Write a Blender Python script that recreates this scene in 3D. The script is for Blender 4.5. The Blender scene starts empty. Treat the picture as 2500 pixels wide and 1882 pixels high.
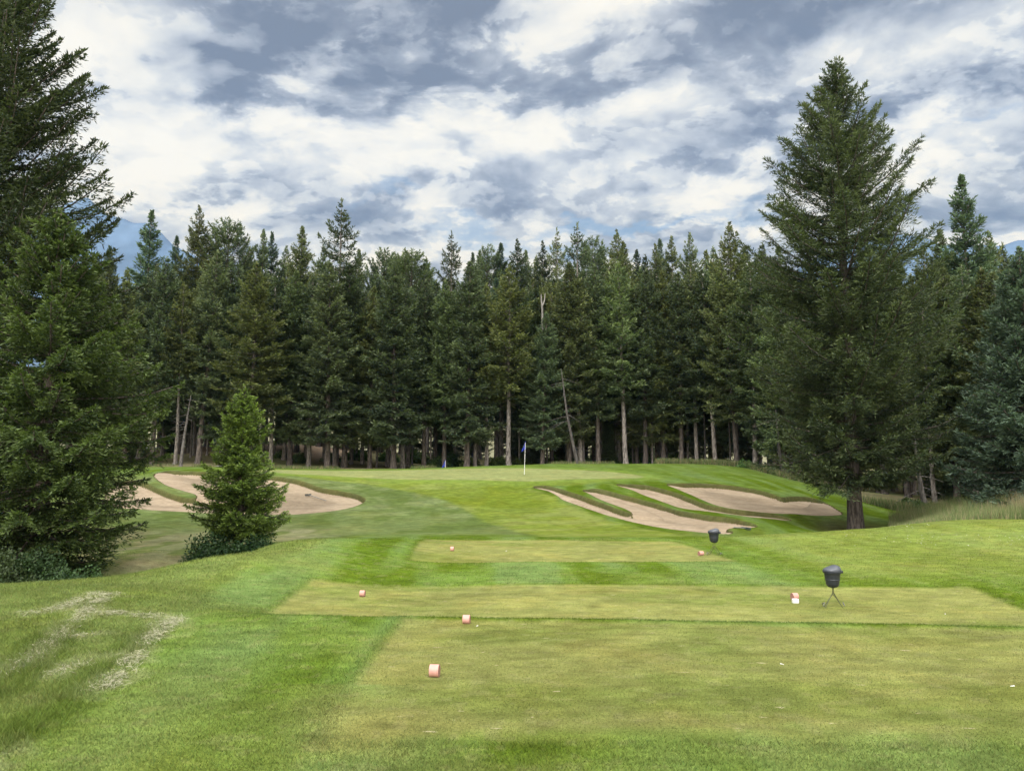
import bpy, math, random
import numpy as np
R = math.radians
random.seed(7); rng = np.random.default_rng(7)
scn = bpy.context.scene
col = scn.collection

# ------------------------------------------------------------------ camera model (photo pixels 2500 x 1882)
F = 1806.0; CU, CV = 1250.0, 941.0
CAMZ = 2.0
TH = math.atan((1130.0 - CV) / F)
CT, ST = math.cos(TH), math.sin(TH)

def ray(u, v):
    xc = (u - CU) / F; yc = -(v - CV) / F
    return xc, CT - yc * ST, ST + yc * CT

def P(u, v, Y):
    a, b, c = ray(u, v)
    t = Y / b
    return a * t, Y, CAMZ + c * t

def proj(x, y, z):
    z = z - CAMZ
    d = y * CT + z * ST
    yc = (-y * ST + z * CT) / d
    return CU + F * x / d, CV - F * yc

def sstep(a, b, x):
    t = np.clip((x - a) / (b - a), 0, 1)
    return t * t * (3 - 2 * t)

# ------------------------------------------------------------------ numpy value noise
_perm = np.random.default_rng(3).permutation(65536)
_val = np.random.default_rng(4).random(65536)
def vnoise(x, y, seed=0):
    xi = np.floor(x).astype(np.int64); yi = np.floor(y).astype(np.int64)
    fx = x - xi; fy = y - yi
    fx = fx * fx * (3 - 2 * fx); fy = fy * fy * (3 - 2 * fy)
    def h(a, b):
        return _val[_perm[(_perm[(a + seed * 131) & 65535] + b) & 65535]]
    return (h(xi, yi) * (1 - fx) + h(xi + 1, yi) * fx) * (1 - fy) + (h(xi, yi + 1) * (1 - fx) + h(xi + 1, yi + 1) * fx) * fy
def fbm(x, y, seed=0, o=4):
    s = 0; a = 0.5; n = 0
    for k in range(o):
        s = s + a * vnoise(x * 2 ** k, y * 2 ** k, seed + k); n += a; a *= 0.5
    return s / n

# ------------------------------------------------------------------ terrain height
def edge_y(x):                       # far edge of the near teeing ground
    return np.interp(x, [-8, -3.3, -1.4, 6.4, 12], [10.1, 9.9, 9.98, 9.3, 8.9])
def S_step(x, y):
    e = edge_y(x)
    w = np.interp(x, [-9, -6, -3.5, -2, 20], [6, 5, 2.2, 1.3, 1.3])
    return 0.4 * (1 - sstep(e - 0.05, e + w, y))

ctrl = []
for u, v, Y in [
    (0,1430,14),(330,1400,15.5),(620,1345,20),(800,1322,22.5),(1000,1313,24.2),(480,1374,17.6),
    (350,1370,22.5),(350,1330,27),(350,1290,31),(350,1245,36),(350,1205,39.5),(350,1180,42),(350,1153,46.5),(350,1142,56),
    (580,1352,24.5),(700,1306,29),(600,1310,29),(700,1257,35),(720,1200,39.2),(720,1170,43),(500,1152,47),(520,1141,58),(700,1146,58),
    (500,1250,35.8),(500,1205,39.5),(1000,1146,60),(1000,1156,52),(850,1157,50),
    (1000,1292,31),(1000,1250,35.5),(1000,1205,40),(1000,1171,44.5),(850,1290,30.5),(860,1230,37),(860,1190,41.5),(850,1164,45.5),
    (1300,1306,28),(1300,1270,33.5),(1300,1225,39),(1300,1176,44),(1283,1158,51.3),(1283,1143,58.5),(1350,1132,65),(1150,1139,63),
    (1180,1300,29),(1160,1172,44.2),(1160,1225,38.5),
    (1640,1308,27),(1640,1292,31.2),(1640,1240,37.8),(1640,1185,44.2),(1640,1160,51),(1620,1140,59),(1620,1132,65),(1450,1178,43.5),(1450,1240,37),(1450,1295,30.5),
    (1450,1133,64),(1450,1158,51),
    (1850,1287,31),(1850,1258,36),(1850,1200,43.5),(1850,1172,51),(1820,1142,63),
    (2050,1258,38.5),(2010,1212,46),(2000,1185,54),(1950,1174,58),
    (2200,1262,40),(2200,1236,46),
    (1800,1314,23.5),(1942,1301,24.5),(2069,1293,25.3),(2227,1278,26),(2338,1269,27),(2500,1268,27),(2720,1262,27),
    (2500,1248,33),(2400,1256,33),(2300,1400,16),(2440,1335,20.5),(2100,1350,19.5),(2700,1400,16),
    (2300,1246,44),(2480,1242,41),
]:
    ctrl.append(P(u, v, Y))
for x in (-14, -7, -2.5, 2, 7, 14):
    for y in (-8, -3, 3, 7.5):
        ctrl.append((x, y, 0.0 if x > -10 else -0.25))
for x, y in ((-3, 12), (0, 12), (3.5, 12), (7, 11.8), (-3, 15.6), (0, 15.6), (4, 15.6), (8.5, 15), (-2.2, 18.5), (0, 18.5), (3, 18.5), (5.5, 18.5), (-2.2, 23.6), (0, 23.7), (3, 23.7), (5.2, 23.5)):
    ctrl.append((x, y, -0.4))
for c in [(-10,18.5,-1.25),(-8,19,-1.2),(-14,20,-1.4),(-9,23,-1.3),(-20,26,-1.0),(-24,36,0.2),(-30,50,1.5),(-14,13.5,-0.5),
          (13,30,-0.9),(16.2,35,-1.4),(11,30,-1.2),(18,32,-0.8),(26,38,-0.3),(36,50,-0.2),(26,62,0.0),(40,70,0.3),
          (-40,70,1.9),(-22,72,1.9),(-12,70,1.5),(0,70,1.6),(12,72,1.75),(22,72,1.0),
          (-36,86,3.9),(-26,84,4.0),(-20,84,3.2),(-12,84,2.1),(0,88,1.8),(14,88,1.8),(40,90,0.6),
          (-60,125,4.0),(-20,125,3.4),(20,125,2.4),(70,125,1.5),(-70,60,2),(70,40,0.5),(60,15,0),(-40,10,-1.5),(-30,-8,-0.8),(30,-8,0)]:
    ctrl.append(c)
CP = np.array(ctrl, float)
def _phi(r2):
    return 0.5 * r2 * np.log(r2 + 1e-9)
SC = 20.0
def _tps_fit():
    X = CP[:, :2] / SC
    n = len(X)
    d2 = ((X[:, None] - X[None]) ** 2).sum(-1)
    A = np.zeros((n + 3, n + 3))
    A[:n, :n] = _phi(d2) + np.eye(n) * 2e-4
    A[:n, n] = 1; A[:n, n + 1:] = X
    A[n:, :n] = A[:n, n:].T
    b = np.zeros(n + 3); b[:n] = CP[:, 2] - S_step(CP[:, 0], CP[:, 1])
    return np.linalg.solve(A, b), X
TW, TX = _tps_fit()
def base_h(x, y):
    x = np.atleast_1d(np.asarray(x, float)); y = np.atleast_1d(np.asarray(y, float))
    xx = np.clip(x, -75, 75); yy = np.clip(y, -9, 130)
    out = np.empty(x.shape)
    fx, fy, fo = xx.ravel() / SC, yy.ravel() / SC, out.ravel()
    for a in range(0, fx.size, 60000):
        q = slice(a, a + 60000)
        d2 = (fx[q, None] - TX[None, :, 0]) ** 2 + (fy[q, None] - TX[None, :, 1]) ** 2
        fo[q] = _phi(d2) @ TW[:-3] + TW[-3] + fx[q] * TW[-2] + fy[q] * TW[-1]
    z = fo.reshape(x.shape) + S_step(x, y)
    far = sstep(120, 200, np.hypot(x, y))
    z = z * (1 - far) + 1.5 * far
    z = z + 0.05 * (fbm(x * 0.45, y * 0.45, 11, 3) - 0.5) * sstep(24, 34, y) + 0.025 * (fbm(x * .8, y * .8, 15, 2) - .5)
    return z

def cast(u, v, y0=6.0, y1=75.0):
    """first point of the terrain seen through the photo pixel"""
    Y = np.arange(y0, y1, 0.1)
    a, b, c = ray(u, v)
    z = CAMZ + c / b * Y
    h = base_h(a / b * Y, Y)
    k = np.argmax(h >= z)
    if h[k] < z[k]:
        k = int(np.argmin(z - h))
    elif k > 0:
        g0, g1 = z[k - 1] - h[k - 1], z[k] - h[k]
        Yk = Y[k - 1] + 0.1 * g0 / (g0 - g1)
        return a / b * Yk, Yk
    return a / b * Y[k], Y[k]

def smooth_poly(pts, n=4, closed=True):
    p = np.array(pts, float); N = len(p); out = []
    for i in range(N if closed else N - 1):
        if closed:
            p0, p1, p2, p3 = p[(i - 1) % N], p[i], p[(i + 1) % N], p[(i + 2) % N]
        else:
            p0, p1, p2, p3 = p[max(i - 1, 0)], p[i], p[i + 1], p[min(i + 2, N - 1)]
        for k in range(n):
            t = k / n
            out.append(0.5 * (2 * p1 + (p2 - p0) * t + (2 * p0 - 5 * p1 + 4 * p2 - p3) * t * t + (3 * p1 - p0 - 3 * p2 + p3) * t ** 3))
    if not closed: out.append(p[-1])
    return np.array(out)

def seg_dist(px, py, poly, closed=True):
    A = poly; B = np.roll(poly, -1, 0)
    if not closed: A, B = A[:-1], B[:-1]
    best = np.full(px.shape, 1e9); nx = np.zeros(px.shape); ny = np.zeros(px.shape)
    inside = np.zeros(px.shape, bool)
    for (ax, ay), (bx, by) in zip(A, B):
        dx, dy = bx - ax, by - ay
        L = dx * dx + dy * dy + 1e-12
        t = np.clip(((px - ax) * dx + (py - ay) * dy) / L, 0, 1)
        qx, qy = px - ax - t * dx, py - ay - t * dy
        d = qx * qx + qy * qy
        m = d < best
        best = np.where(m, d, best); nx = np.where(m, qx, nx); ny = np.where(m, qy, ny)
        if closed:
            c = ((ay > py) != (by > py)) & (px < dx * (py - ay) / (dy + (1e-12 if dy >= 0 else -1e-12)) + ax)
            inside ^= c
    d = np.sqrt(best)
    s = np.where(inside, 1.0, -1.0)
    return d * s, -nx * s / (d + 1e-9), -ny * s / (d + 1e-9)     # signed distance (inside +), outward normal

def world_poly(uv, y0=6, y1=75, n=4, smooth=True, closed=True):
    w = [cast(u, v, y0, y1) for u, v in uv]
    return smooth_poly(w, n, closed) if smooth else np.array(w)

BUNK = {
 'left': [(262,1185),(309,1175),(327,1174),(354,1181),(390,1197),(417,1208),(449,1217),(478,1217),(478,1207),(449,1198),(404,1183),(382,1168),(377,1159),(390,1153),(427,1151),(490,1153),(560,1155),(640,1161),(693,1168),(734,1176),(761,1185),(788,1194),(833,1201),(870,1209),(891,1221),(874,1233),(833,1244),(775,1251),(725,1255),(650,1256),(560,1254),(467,1250),(363,1244),(300,1240),(262,1228)],
 'low': [(1302,1190),(1325,1187),(1346,1190),(1379,1199),(1425,1214),(1466,1229),(1508,1245),(1536,1253),(1543,1256),(1541,1250),(1529,1243),(1500,1232),(1466,1219),(1437,1204),(1424,1198),(1437,1197),(1454,1195),(1483,1200),(1524,1211),(1574,1224),(1616,1236),(1658,1249),(1720,1259),(1782,1266),(1824,1276),(1847,1284),(1836,1287),(1816,1286),(1791,1288),(1774,1293),(1788,1299),(1774,1303),(1720,1300),(1637,1291),(1574,1280),(1533,1271),(1475,1255),(1433,1241),(1400,1229),(1375,1220),(1358,1208),(1337,1198)],
 'mid': [(1506,1184),(1533,1184),(1574,1186),(1599,1191),(1641,1202),(1678,1216),(1720,1232),(1762,1241),(1824,1250),(1886,1257),(1930,1269),(1899,1268),(1845,1263),(1782,1255),(1720,1247),(1670,1241),(1616,1224),(1574,1209),(1541,1195)],
 'top': [(1629,1183),(1658,1182),(1720,1182),(1782,1187),(1845,1197),(1886,1208),(1911,1216),(1932,1214),(1970,1215),(2011,1226),(2044,1244),(2055,1255),(2032,1258),(1990,1258),(1940,1254),(1890,1253),(1824,1247),(1774,1239),(1732,1227),(1691,1209),(1658,1195)],
}
BP = {k: world_poly(v, 28, 60) for k, v in BUNK.items()}
STEP = world_poly([(1362,1212),(1400,1222),(1433,1235),(1472,1253),(1440,1250),(1400,1236),(1368,1222)], 28, 60)
TEES = {
 'near': np.array([(-1.42, 9.95), (6.5, 9.26), (13, 8.8), (13, 5.3), (3, 5.55), (-1.35, 5.6), (-1.45, 7)]),
 'mid': np.array([cast(760,1412,11.5), cast(2370,1431,11.5), cast(2560,1510,11.0), (9, 11.0), (-3.6, 11.0), cast(650,1492,10.5)]),
 'far': np.array([cast(1040,1315,17), cast(1640,1320,17), cast(1800,1369,17), cast(1400,1371,17), cast(998,1366,17)]),
}
APRON = world_poly([(690,1158),(800,1172),(897,1183),(978,1196),(1032,1207),(1096,1222),(1136,1245),(1173,1267),(1227,1285),(1300,1304),(1353,1312),(1660,1312),(1640,1302),(1560,1287),(1475,1264),(1400,1238),(1340,1207),(1292,1191),(1420,1182),(1500,1172),(1300,1174),(1000,1168),(800,1158)], 26, 60)
GREEN = world_poly([(560,1146),(700,1156),(800,1161),(900,1167),(1023,1171),(1204,1173),(1304,1175),(1366,1171),(1480,1169),(1570,1166),(1540,1157),(1450,1149),(1283,1143),(1180,1143),(1000,1147),(700,1147)], 40, 63)

def fullh(x, y, want=False):
    """ground height with tee pads and carved bunkers; want: also the masks"""
    x = np.atleast_1d(np.asarray(x, float)); y = np.atleast_1d(np.asarray(y, float))
    z = base_h(x, y)
    tee = np.full(x.shape, -9.0)
    m = (y < 26) & (y > 3) & (np.abs(x) < 15)
    for k, p in TEES.items():
        d = np.full(x.shape, -9.0)
        d[m] = seg_dist(x[m], y[m], p)[0]
        tee = np.maximum(tee, d)
    z = z - 0.028 * sstep(-0.04, 0.06, tee) * sstep(6.5, 8, y)
    sd = np.full(x.shape, -9.0); lip = np.zeros(x.shape)
    for k, p in BP.items():
        m = (x > p[:, 0].min() - 1) & (x < p[:, 0].max() + 1) & (y > p[:, 1].min() - 1) & (y < p[:, 1].max() + 1)
        if not m.any(): continue
        d, nx, ny = seg_dist(x[m], y[m], p)
        l = sstep(-0.1, 0.55, ny + 0.15 * nx)
        cur = sd[m]; up = d > cur
        sd[m] = np.where(up, d, cur); lip[m] = np.where(up, l, lip[m])
    depth = sand_depth(sd, lip, x, y)
    z = z + 0.05 * lip * np.exp(-(np.minimum(sd, 0) / 0.6) ** 2) * (sd > -2) * (sd < 0.03)
    z = z - (depth + 0.22) * sstep(0.0, 0.15, sd)
    if want: return z, tee, sd, lip
    return z
def sand_depth(sd, lip, x, y):
    d = 0.03 + 0.20 * lip * sstep(-0.02, 0.08, sd) + 0.12 * sstep(0.1, 2.2, sd)
    m = (y > 28) & (y < 60) & (sd > -.3)
    if m.any():
        q = seg_dist(x[m], y[m], STEP)[0]
        d[m] += 0.12 * sstep(-0.05, 0.08, q)
    return d
def gz(x, y):
    return float(fullh(np.array([x]), np.array([y]))[0])

# ------------------------------------------------------------------ object helpers
def tag(o, label=None, cat=None, group=None, kind=None):
    if label: o['label'] = label
    if cat: o['category'] = cat
    if group: o['group'] = group
    if kind: o['kind'] = kind
    return o
def mesh_np(name, verts, faces, mat, parent=None, attrs=None, smooth=True, colors=None):
    """faces: int array (n,3) or (n,4)"""
    me = bpy.data.meshes.new(name)
    verts = np.ascontiguousarray(verts, np.float32); faces = np.ascontiguousarray(faces, np.int32)
    k = faces.shape[1]
    me.vertices.add(len(verts)); me.vertices.foreach_set('co', verts.ravel())
    me.loops.add(faces.size); me.loops.foreach_set('vertex_index', faces.ravel())
    me.polygons.add(len(faces)); me.polygons.foreach_set('loop_start', np.arange(0, faces.size, k, dtype=np.int32))
    me.polygons.foreach_set('use_smooth', np.full(len(faces), smooth, bool))
    if attrs:
        for an, av in attrs.items():
            a = me.attributes.new(an, 'FLOAT', 'POINT'); a.data.foreach_set('value', np.ascontiguousarray(av, np.float32))
    if colors is not None:
        a = me.attributes.new('Col', 'FLOAT_COLOR', 'POINT')
        c = np.ones((len(verts), 4), np.float32); c[:, :3] = colors
        a.data.foreach_set('color', c.ravel())
    me.update(calc_edges=True)
    if mat: me.materials.append(mat)
    o = bpy.data.objects.new(name, me); col.objects.link(o)
    if parent: o.parent = parent
    return o
def empty(name, loc, rz=0):
    o = bpy.data.objects.new(name, None); col.objects.link(o)
    o.location = loc; o.rotation_euler = (0, 0, rz); o.empty_display_size = 0.3
    return o
class MB:
    def __init__(s): s.v = []; s.f = []
    def add(s, v, f):
        n = len(s.v); s.v += [tuple(p) for p in v]; s.f += [tuple(i + n for i in q) for q in f]
    def tube(s, pts, rad, n=8, cap=True):
        pts = np.array(pts, float); rad = np.broadcast_to(np.asarray(rad, float), (len(pts),))
        V = []; up = None
        for i, p in enumerate(pts):
            t = pts[min(i + 1, len(pts) - 1)] - pts[max(i - 1, 0)]; t /= np.linalg.norm(t) + 1e-12
            if up is None:
                up = np.array([0, 0, 1.0]) if abs(t[2]) < .9 else np.array([1.0, 0, 0])
            a = np.cross(t, up); a /= np.linalg.norm(a) + 1e-12; b = np.cross(a, t); up = b
            for k in range(n):
                th = 2 * math.pi * k / n
                V.append(p + rad[i] * (a * math.cos(th) + b * math.sin(th)))
        Fc = [(i * n + k, i * n + (k + 1) % n, (i + 1) * n + (k + 1) % n, (i + 1) * n + k) for i in range(len(pts) - 1) for k in range(n)]
        if cap:
            Fc.append(tuple(range(n))[::-1]); Fc.append(tuple((len(pts) - 1) * n + k for k in range(n)))
        s.add(V, Fc)
    def lathe(s, prof, n=28, sx=1, sy=1):
        V = []; Fc = []
        for r, z in prof:
            for k in range(n):
                th = 2 * math.pi * k / n
                V.append((r * math.cos(th) * sx, r * math.sin(th) * sy, z))
        for i in range(len(prof) - 1):
            for k in range(n):
                Fc.append((i * n + k, i * n + (k + 1) % n, (i + 1) * n + (k + 1) % n, (i + 1) * n + k))
        Fc.append(tuple(range(n))[::-1]); Fc.append(tuple((len(prof) - 1) * n + k for k in range(n)))
        s.add(V, Fc)
    def box(s, c, d, rz=0):
        V = []
        for z in (-.5, .5):
            for x, y in ((-.5, -.5), (.5, -.5), (.5, .5), (-.5, .5)):
                X, Y = x * d[0], y * d[1]
                V.append((c[0] + X * math.cos(rz) - Y * math.sin(rz), c[1] + X * math.sin(rz) + Y * math.cos(rz), c[2] + z * d[2]))
        s.add(V, [(3, 2, 1, 0), (4, 5, 6, 7), (0, 1, 5, 4), (1, 2, 6, 5), (2, 3, 7, 6), (3, 0, 4, 7)])
    def build(s, name, mat, parent=None, smooth=True, bevel=0):
        me = bpy.data.meshes.new(name); me.from_pydata(s.v, [], s.f); me.materials.append(mat)
        me.polygons.foreach_set('use_smooth', [smooth] * len(me.polygons)); me.update()
        o = bpy.data.objects.new(name, me); col.objects.link(o)
        if parent: o.parent = parent
        if bevel:
            b = o.modifiers.new('bevel', 'BEVEL'); b.width = bevel; b.segments = 2; b.limit_method = 'ANGLE'
        if smooth:
            try: me.set_sharp_from_angle(angle=R(40))
            except Exception: pass
        return o

# ------------------------------------------------------------------ materials
def new_mat(name):
    m = bpy.data.materials.new(name); m.use_nodes = True
    nt = m.node_tree; nt.nodes.clear()
    out = nt.nodes.new('ShaderNodeOutputMaterial')
    return m, nt, out
class NB:
    """tiny node builder"""
    def __init__(s, nt): s.nt = nt
    def n(s, t, **kw):
        nd = s.nt.nodes.new(t)
        for k, v in kw.items(): setattr(nd, k, v)
        return nd
    def put(s, sock, v):
        if isinstance(v, bpy.types.NodeSocket): s.nt.links.new(v, sock)
        elif v is not None:
            if isinstance(v, (int, float)) and sock.type in ('RGBA', 'VECTOR'):
                v = (v, v, v, 1) if sock.type == 'RGBA' else (v, v, v)
            if sock.type == 'RGBA' and len(v) == 3: v = (*v, 1)
            sock.default_value = v
    def m(s, op, a, b=None, c=None, clamp=False):
        nd = s.n('ShaderNodeMath', operation=op, use_clamp=clamp)
        s.put(nd.inputs[0], a); s.put(nd.inputs[1], b); s.put(nd.inputs[2], c)
        return nd.outputs[0]
    def vm(s, op, a, b=None, sc=None):
        nd = s.n('ShaderNodeVectorMath', operation=op)
        s.put(nd.inputs[0], a); s.put(nd.inputs[1], b)
        if sc is not None: s.put(nd.inputs['Scale'], sc)
        return nd.outputs['Value'] if op in ('DOT_PRODUCT', 'LENGTH') else nd.outputs[0]
    def noise(s, vec, scale, detail=4, rough=0.5, dist=0, lac=2.0, dim='3D'):
        nd = s.n('ShaderNodeTexNoise', noise_dimensions=dim)
        s.put(nd.inputs['Vector'], vec); s.put(nd.inputs['Scale'], scale); s.put(nd.inputs['Detail'], detail)
        s.put(nd.inputs['Roughness'], rough); s.put(nd.inputs['Distortion'], dist); s.put(nd.inputs['Lacunarity'], lac)
        return nd
    def mix(s, f, a, b, mode='MIX'):
        nd = s.n('ShaderNodeMix', data_type='RGBA', blend_type=mode)
        s.put(nd.inputs[0], f); s.put(nd.inputs[6], a); s.put(nd.inputs[7], b)
        return nd.outputs[2]
    def ramp(s, f, a, b, lo=0.0, hi=1.0, smooth=True):
        nd = s.n('ShaderNodeMapRange', interpolation_type='SMOOTHSTEP' if smooth else 'LINEAR')
        s.put(nd.inputs[0], f); s.put(nd.inputs[1], a); s.put(nd.inputs[2], b); s.put(nd.inputs[3], lo); s.put(nd.inputs[4], hi)
        return nd.outputs[0]
    def comb(s, x, y, z):
        nd = s.n('ShaderNodeCombineXYZ'); s.put(nd.inputs[0], x); s.put(nd.inputs[1], y); s.put(nd.inputs[2], z)
        return nd.outputs[0]
    def attr(s, name):
        return s.n('ShaderNodeAttribute', attribute_name=name)

def plain(name, rgb, rough=0.5, var=0.12, scale=30, bump=0.0, spec=0.4, metal=0):
    m, nt, out = new_mat(name); b = NB(nt)
    p = b.n('ShaderNodeBsdfPrincipled')
    tc = b.n('ShaderNodeTexCoord').outputs['Object']
    nz = b.noise(tc, scale, 5, 0.6)
    f = b.ramp(nz.outputs[0], 0.25, 0.75, 1 - var, 1 + var, False)
    b.put(p.inputs['Base Color'], b.vm('SCALE', rgb, sc=f))
    p.inputs['Roughness'].default_value = rough; p.inputs['Specular IOR Level'].default_value = spec; p.inputs['Metallic'].default_value = metal
    if bump:
        bp = b.n('ShaderNodeBump'); bp.inputs['Strength'].default_value = bump; bp.inputs['Distance'].default_value = 0.01
        b.put(bp.inputs['Height'], nz.outputs[0]); b.put(p.inputs['Normal'], bp.outputs[0])
    nt.links.new(p.outputs[0], out.inputs[0])
    return m

def mat_foliage(name, dark, light, trans=0.33, rough=0.55, hue=0.0):
    m, nt, out = new_mat(name); b = NB(nt)
    t = b.attr('tint').outputs['Fac']
    oi = b.n('ShaderNodeObjectInfo')
    c = b.mix(t, dark, light)
    f = b.ramp(oi.outputs['Random'], 0, 1, 0.66, 1.34, False)
    c = b.vm('SCALE', c, sc=f)
    c = b.mix(1.0, c, oi.outputs['Color'], 'MULTIPLY')
    p = b.n('ShaderNodeBsdfPrincipled'); b.put(p.inputs['Base Color'], c)
    p.inputs['Roughness'].default_value = rough; p.inputs['Specular IOR Level'].default_value = 0.25
    tr = b.n('ShaderNodeBsdfTranslucent'); b.put(tr.inputs[0], b.mix(1.0, c, (1.1, 1.25, 0.6), 'MULTIPLY'))
    ms = b.n('ShaderNodeMixShader'); ms.inputs[0].default_value = trans
    nt.links.new(p.outputs[0], ms.inputs[1]); nt.links.new(tr.outputs[0], ms.inputs[2]); nt.links.new(ms.outputs[0], out.inputs[0])
    return m
def mat_grass(name, trans=0.3):
    m, nt, out = new_mat(name); b = NB(nt)
    c = b.attr('Col').outputs['Color']
    p = b.n('ShaderNodeBsdfPrincipled'); b.put(p.inputs['Base Color'], c)
    p.inputs['Roughness'].default_value = 0.7; p.inputs['Specular IOR Level'].default_value = 0.1
    tr = b.n('ShaderNodeBsdfTranslucent'); b.put(tr.inputs[0], c)
    ms = b.n('ShaderNodeMixShader'); ms.inputs[0].default_value = trans
    nt.links.new(p.outputs[0], ms.inputs[1]); nt.links.new(tr.outputs[0], ms.inputs[2]); nt.links.new(ms.outputs[0], out.inputs[0])
    return m
def mat_bark(name, a, bcol, scale=6):
    m, nt, out = new_mat(name); b = NB(nt)
    tc = b.n('ShaderNodeTexCoord').outputs['Object']
    v = b.vm('MULTIPLY', tc, (1.0, 1.0, 0.22))
    nz = b.noise(v, scale * 1.6, 6, 0.65, 0.6)
    f = b.ramp(nz.outputs[0], 0.36, 0.62)
    oi = b.n('ShaderNodeObjectInfo')
    c = b.vm('SCALE', b.mix(f, a, bcol), sc=b.ramp(oi.outputs['Random'], 0, 1, 0.7, 1.3, False))
    p = b.n('ShaderNodeBsdfPrincipled'); b.put(p.inputs['Base Color'], c); p.inputs['Roughness'].default_value = 0.9; p.inputs['Specular IOR Level'].default_value = 0.15
    bp = b.n('ShaderNodeBump'); bp.inputs['Strength'].default_value = 0.9; bp.inputs['Distance'].default_value = 0.05
    b.put(bp.inputs['Height'], nz.outputs[0]); b.put(p.inputs['Normal'], bp.outputs[0])
    nt.links.new(p.outputs[0], out.inputs[0])
    return m

def mat_ground():
    m, nt, out = new_mat('turf'); b = NB(nt)
    pos = b.n('ShaderNodeNewGeometry').outputs['Position']
    c = b.attr('Col').outputs['Color']
    fine = b.noise(pos, 38, 5, 0.7)
    med = b.noise(b.vm('MULTIPLY', pos, (0.55, 1.6, 1)), 3.1, 6, 0.66, 0.4)
    big = b.noise(pos, 0.7, 4, 0.6, 0.5)
    f1 = b.ramp(fine.outputs[0], 0.25, 0.75, 0.62, 1.38, False)
    f2 = b.ramp(med.outputs[0], 0.3, 0.7, 0.76, 1.24, False)
    c = b.vm('SCALE', c, sc=b.m('MULTIPLY', f1, f2))
    # drier / lusher patches of turf
    c = b.mix(b.ramp(big.outputs[0], 0.42, 0.7, 0, 0.42), c, b.mix(1.0, c, (1.28, 1.06, 0.95), 'MULTIPLY'))
    c = b.mix(b.ramp(med.outputs[1], 0.5, 0.72, 0, 0.5), c, b.mix(1.0, c, (0.82, 0.98, 0.8), 'MULTIPLY'))
    # worn straw-coloured flecks on the close-mown tees
    te = b.attr('tee').outputs['Fac']
    fl = b.noise(b.vm('MULTIPLY', pos, (2.6, 9.0, 1)), 1.5, 3, 0.55, 0.3)
    flm = b.m('MULTIPLY', b.ramp(fl.outputs[0], 0.685, 0.73), te)
    c = b.mix(b.m('MULTIPLY', flm, 0.75), c, (0.34, 0.30, 0.19))
    p = b.n('ShaderNodeBsdfPrincipled'); b.put(p.inputs['Base Color'], c)
    p.inputs['Roughness'].default_value = 0.9; p.inputs['Specular IOR Level'].default_value = 0.0
    bp = b.n('ShaderNodeBump'); bp.inputs['Strength'].default_value = 0.6; bp.inputs['Distance'].default_value = 0.03
    fl2 = b.noise(b.vm('MULTIPLY', pos, (0.8, 1.2, 1)), 9, 5, 0.75)
    b.put(bp.inputs['Height'], b.m('ADD', fl2.outputs[0], b.m('MULTIPLY', fine.outputs[0], 0.5))); b.put(p.inputs['Normal'], bp.outputs[0])
    nt.links.new(p.outputs[0], out.inputs[0])
    return m
def mat_sand():
    m, nt, out = new_mat('bunker_sand'); b = NB(nt)
    pos = b.n('ShaderNodeNewGeometry').outputs['Position']
    w = b.noise(b.vm('MULTIPLY', pos, (0.5, 1.3, 0.6)), 1.1, 6, 0.62, 1.2)
    s = b.noise(pos, 5, 6, 0.75, 0.4)
    c = b.mix(b.ramp(w.outputs[0], 0.35, 0.68), SAND_A, SAND_B)
    c = b.vm('SCALE', c, sc=b.ramp(s.outputs[0], 0.25, 0.75, 0.88, 1.12, False))
    c = b.vm('SCALE', c, sc=b.ramp(b.attr('damp').outputs['Fac'], 0, 1, 1.14, .86, False))
    wv = b.n('ShaderNodeTexWave', wave_type='BANDS', bands_direction='DIAGONAL'); b.put(wv.inputs['Vector'], b.vm('ADD', pos, b.vm('SCALE', w.outputs[1], sc=1.5))); wv.inputs['Scale'].default_value = 1.3; wv.inputs['Distortion'].default_value = 3.0; wv.inputs['Detail'].default_value = 3
    c = b.vm('SCALE', c, sc=b.ramp(wv.outputs[1], 0, 1, .93, 1.07, False))
    sp = b.noise(pos, 14, 2, 0.5)
    c = b.mix(b.ramp(sp.outputs[0], 0.70, 0.76, 0, 0.7), c, (0.11, 0.085, 0.06))
    p = b.n('ShaderNodeBsdfPrincipled'); b.put(p.inputs['Base Color'], c); p.inputs['Roughness'].default_value = 0.95; p.inputs['Specular IOR Level'].default_value = 0.1
    bp = b.n('ShaderNodeBump'); bp.inputs['Strength'].default_value = 0.35; bp.inputs['Distance'].default_value = 0.06
    b.put(bp.inputs['Height'], b.m('ADD', s.outputs[0], b.m('MULTIPLY', sp.outputs[0], 0.4))); b.put(p.inputs['Normal'], bp.outputs[0])
    nt.links.new(p.outputs[0], out.inputs[0])
    return m
SAND_A = (0.176, 0.134, 0.091); SAND_B = (0.228, 0.181, 0.126)
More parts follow.
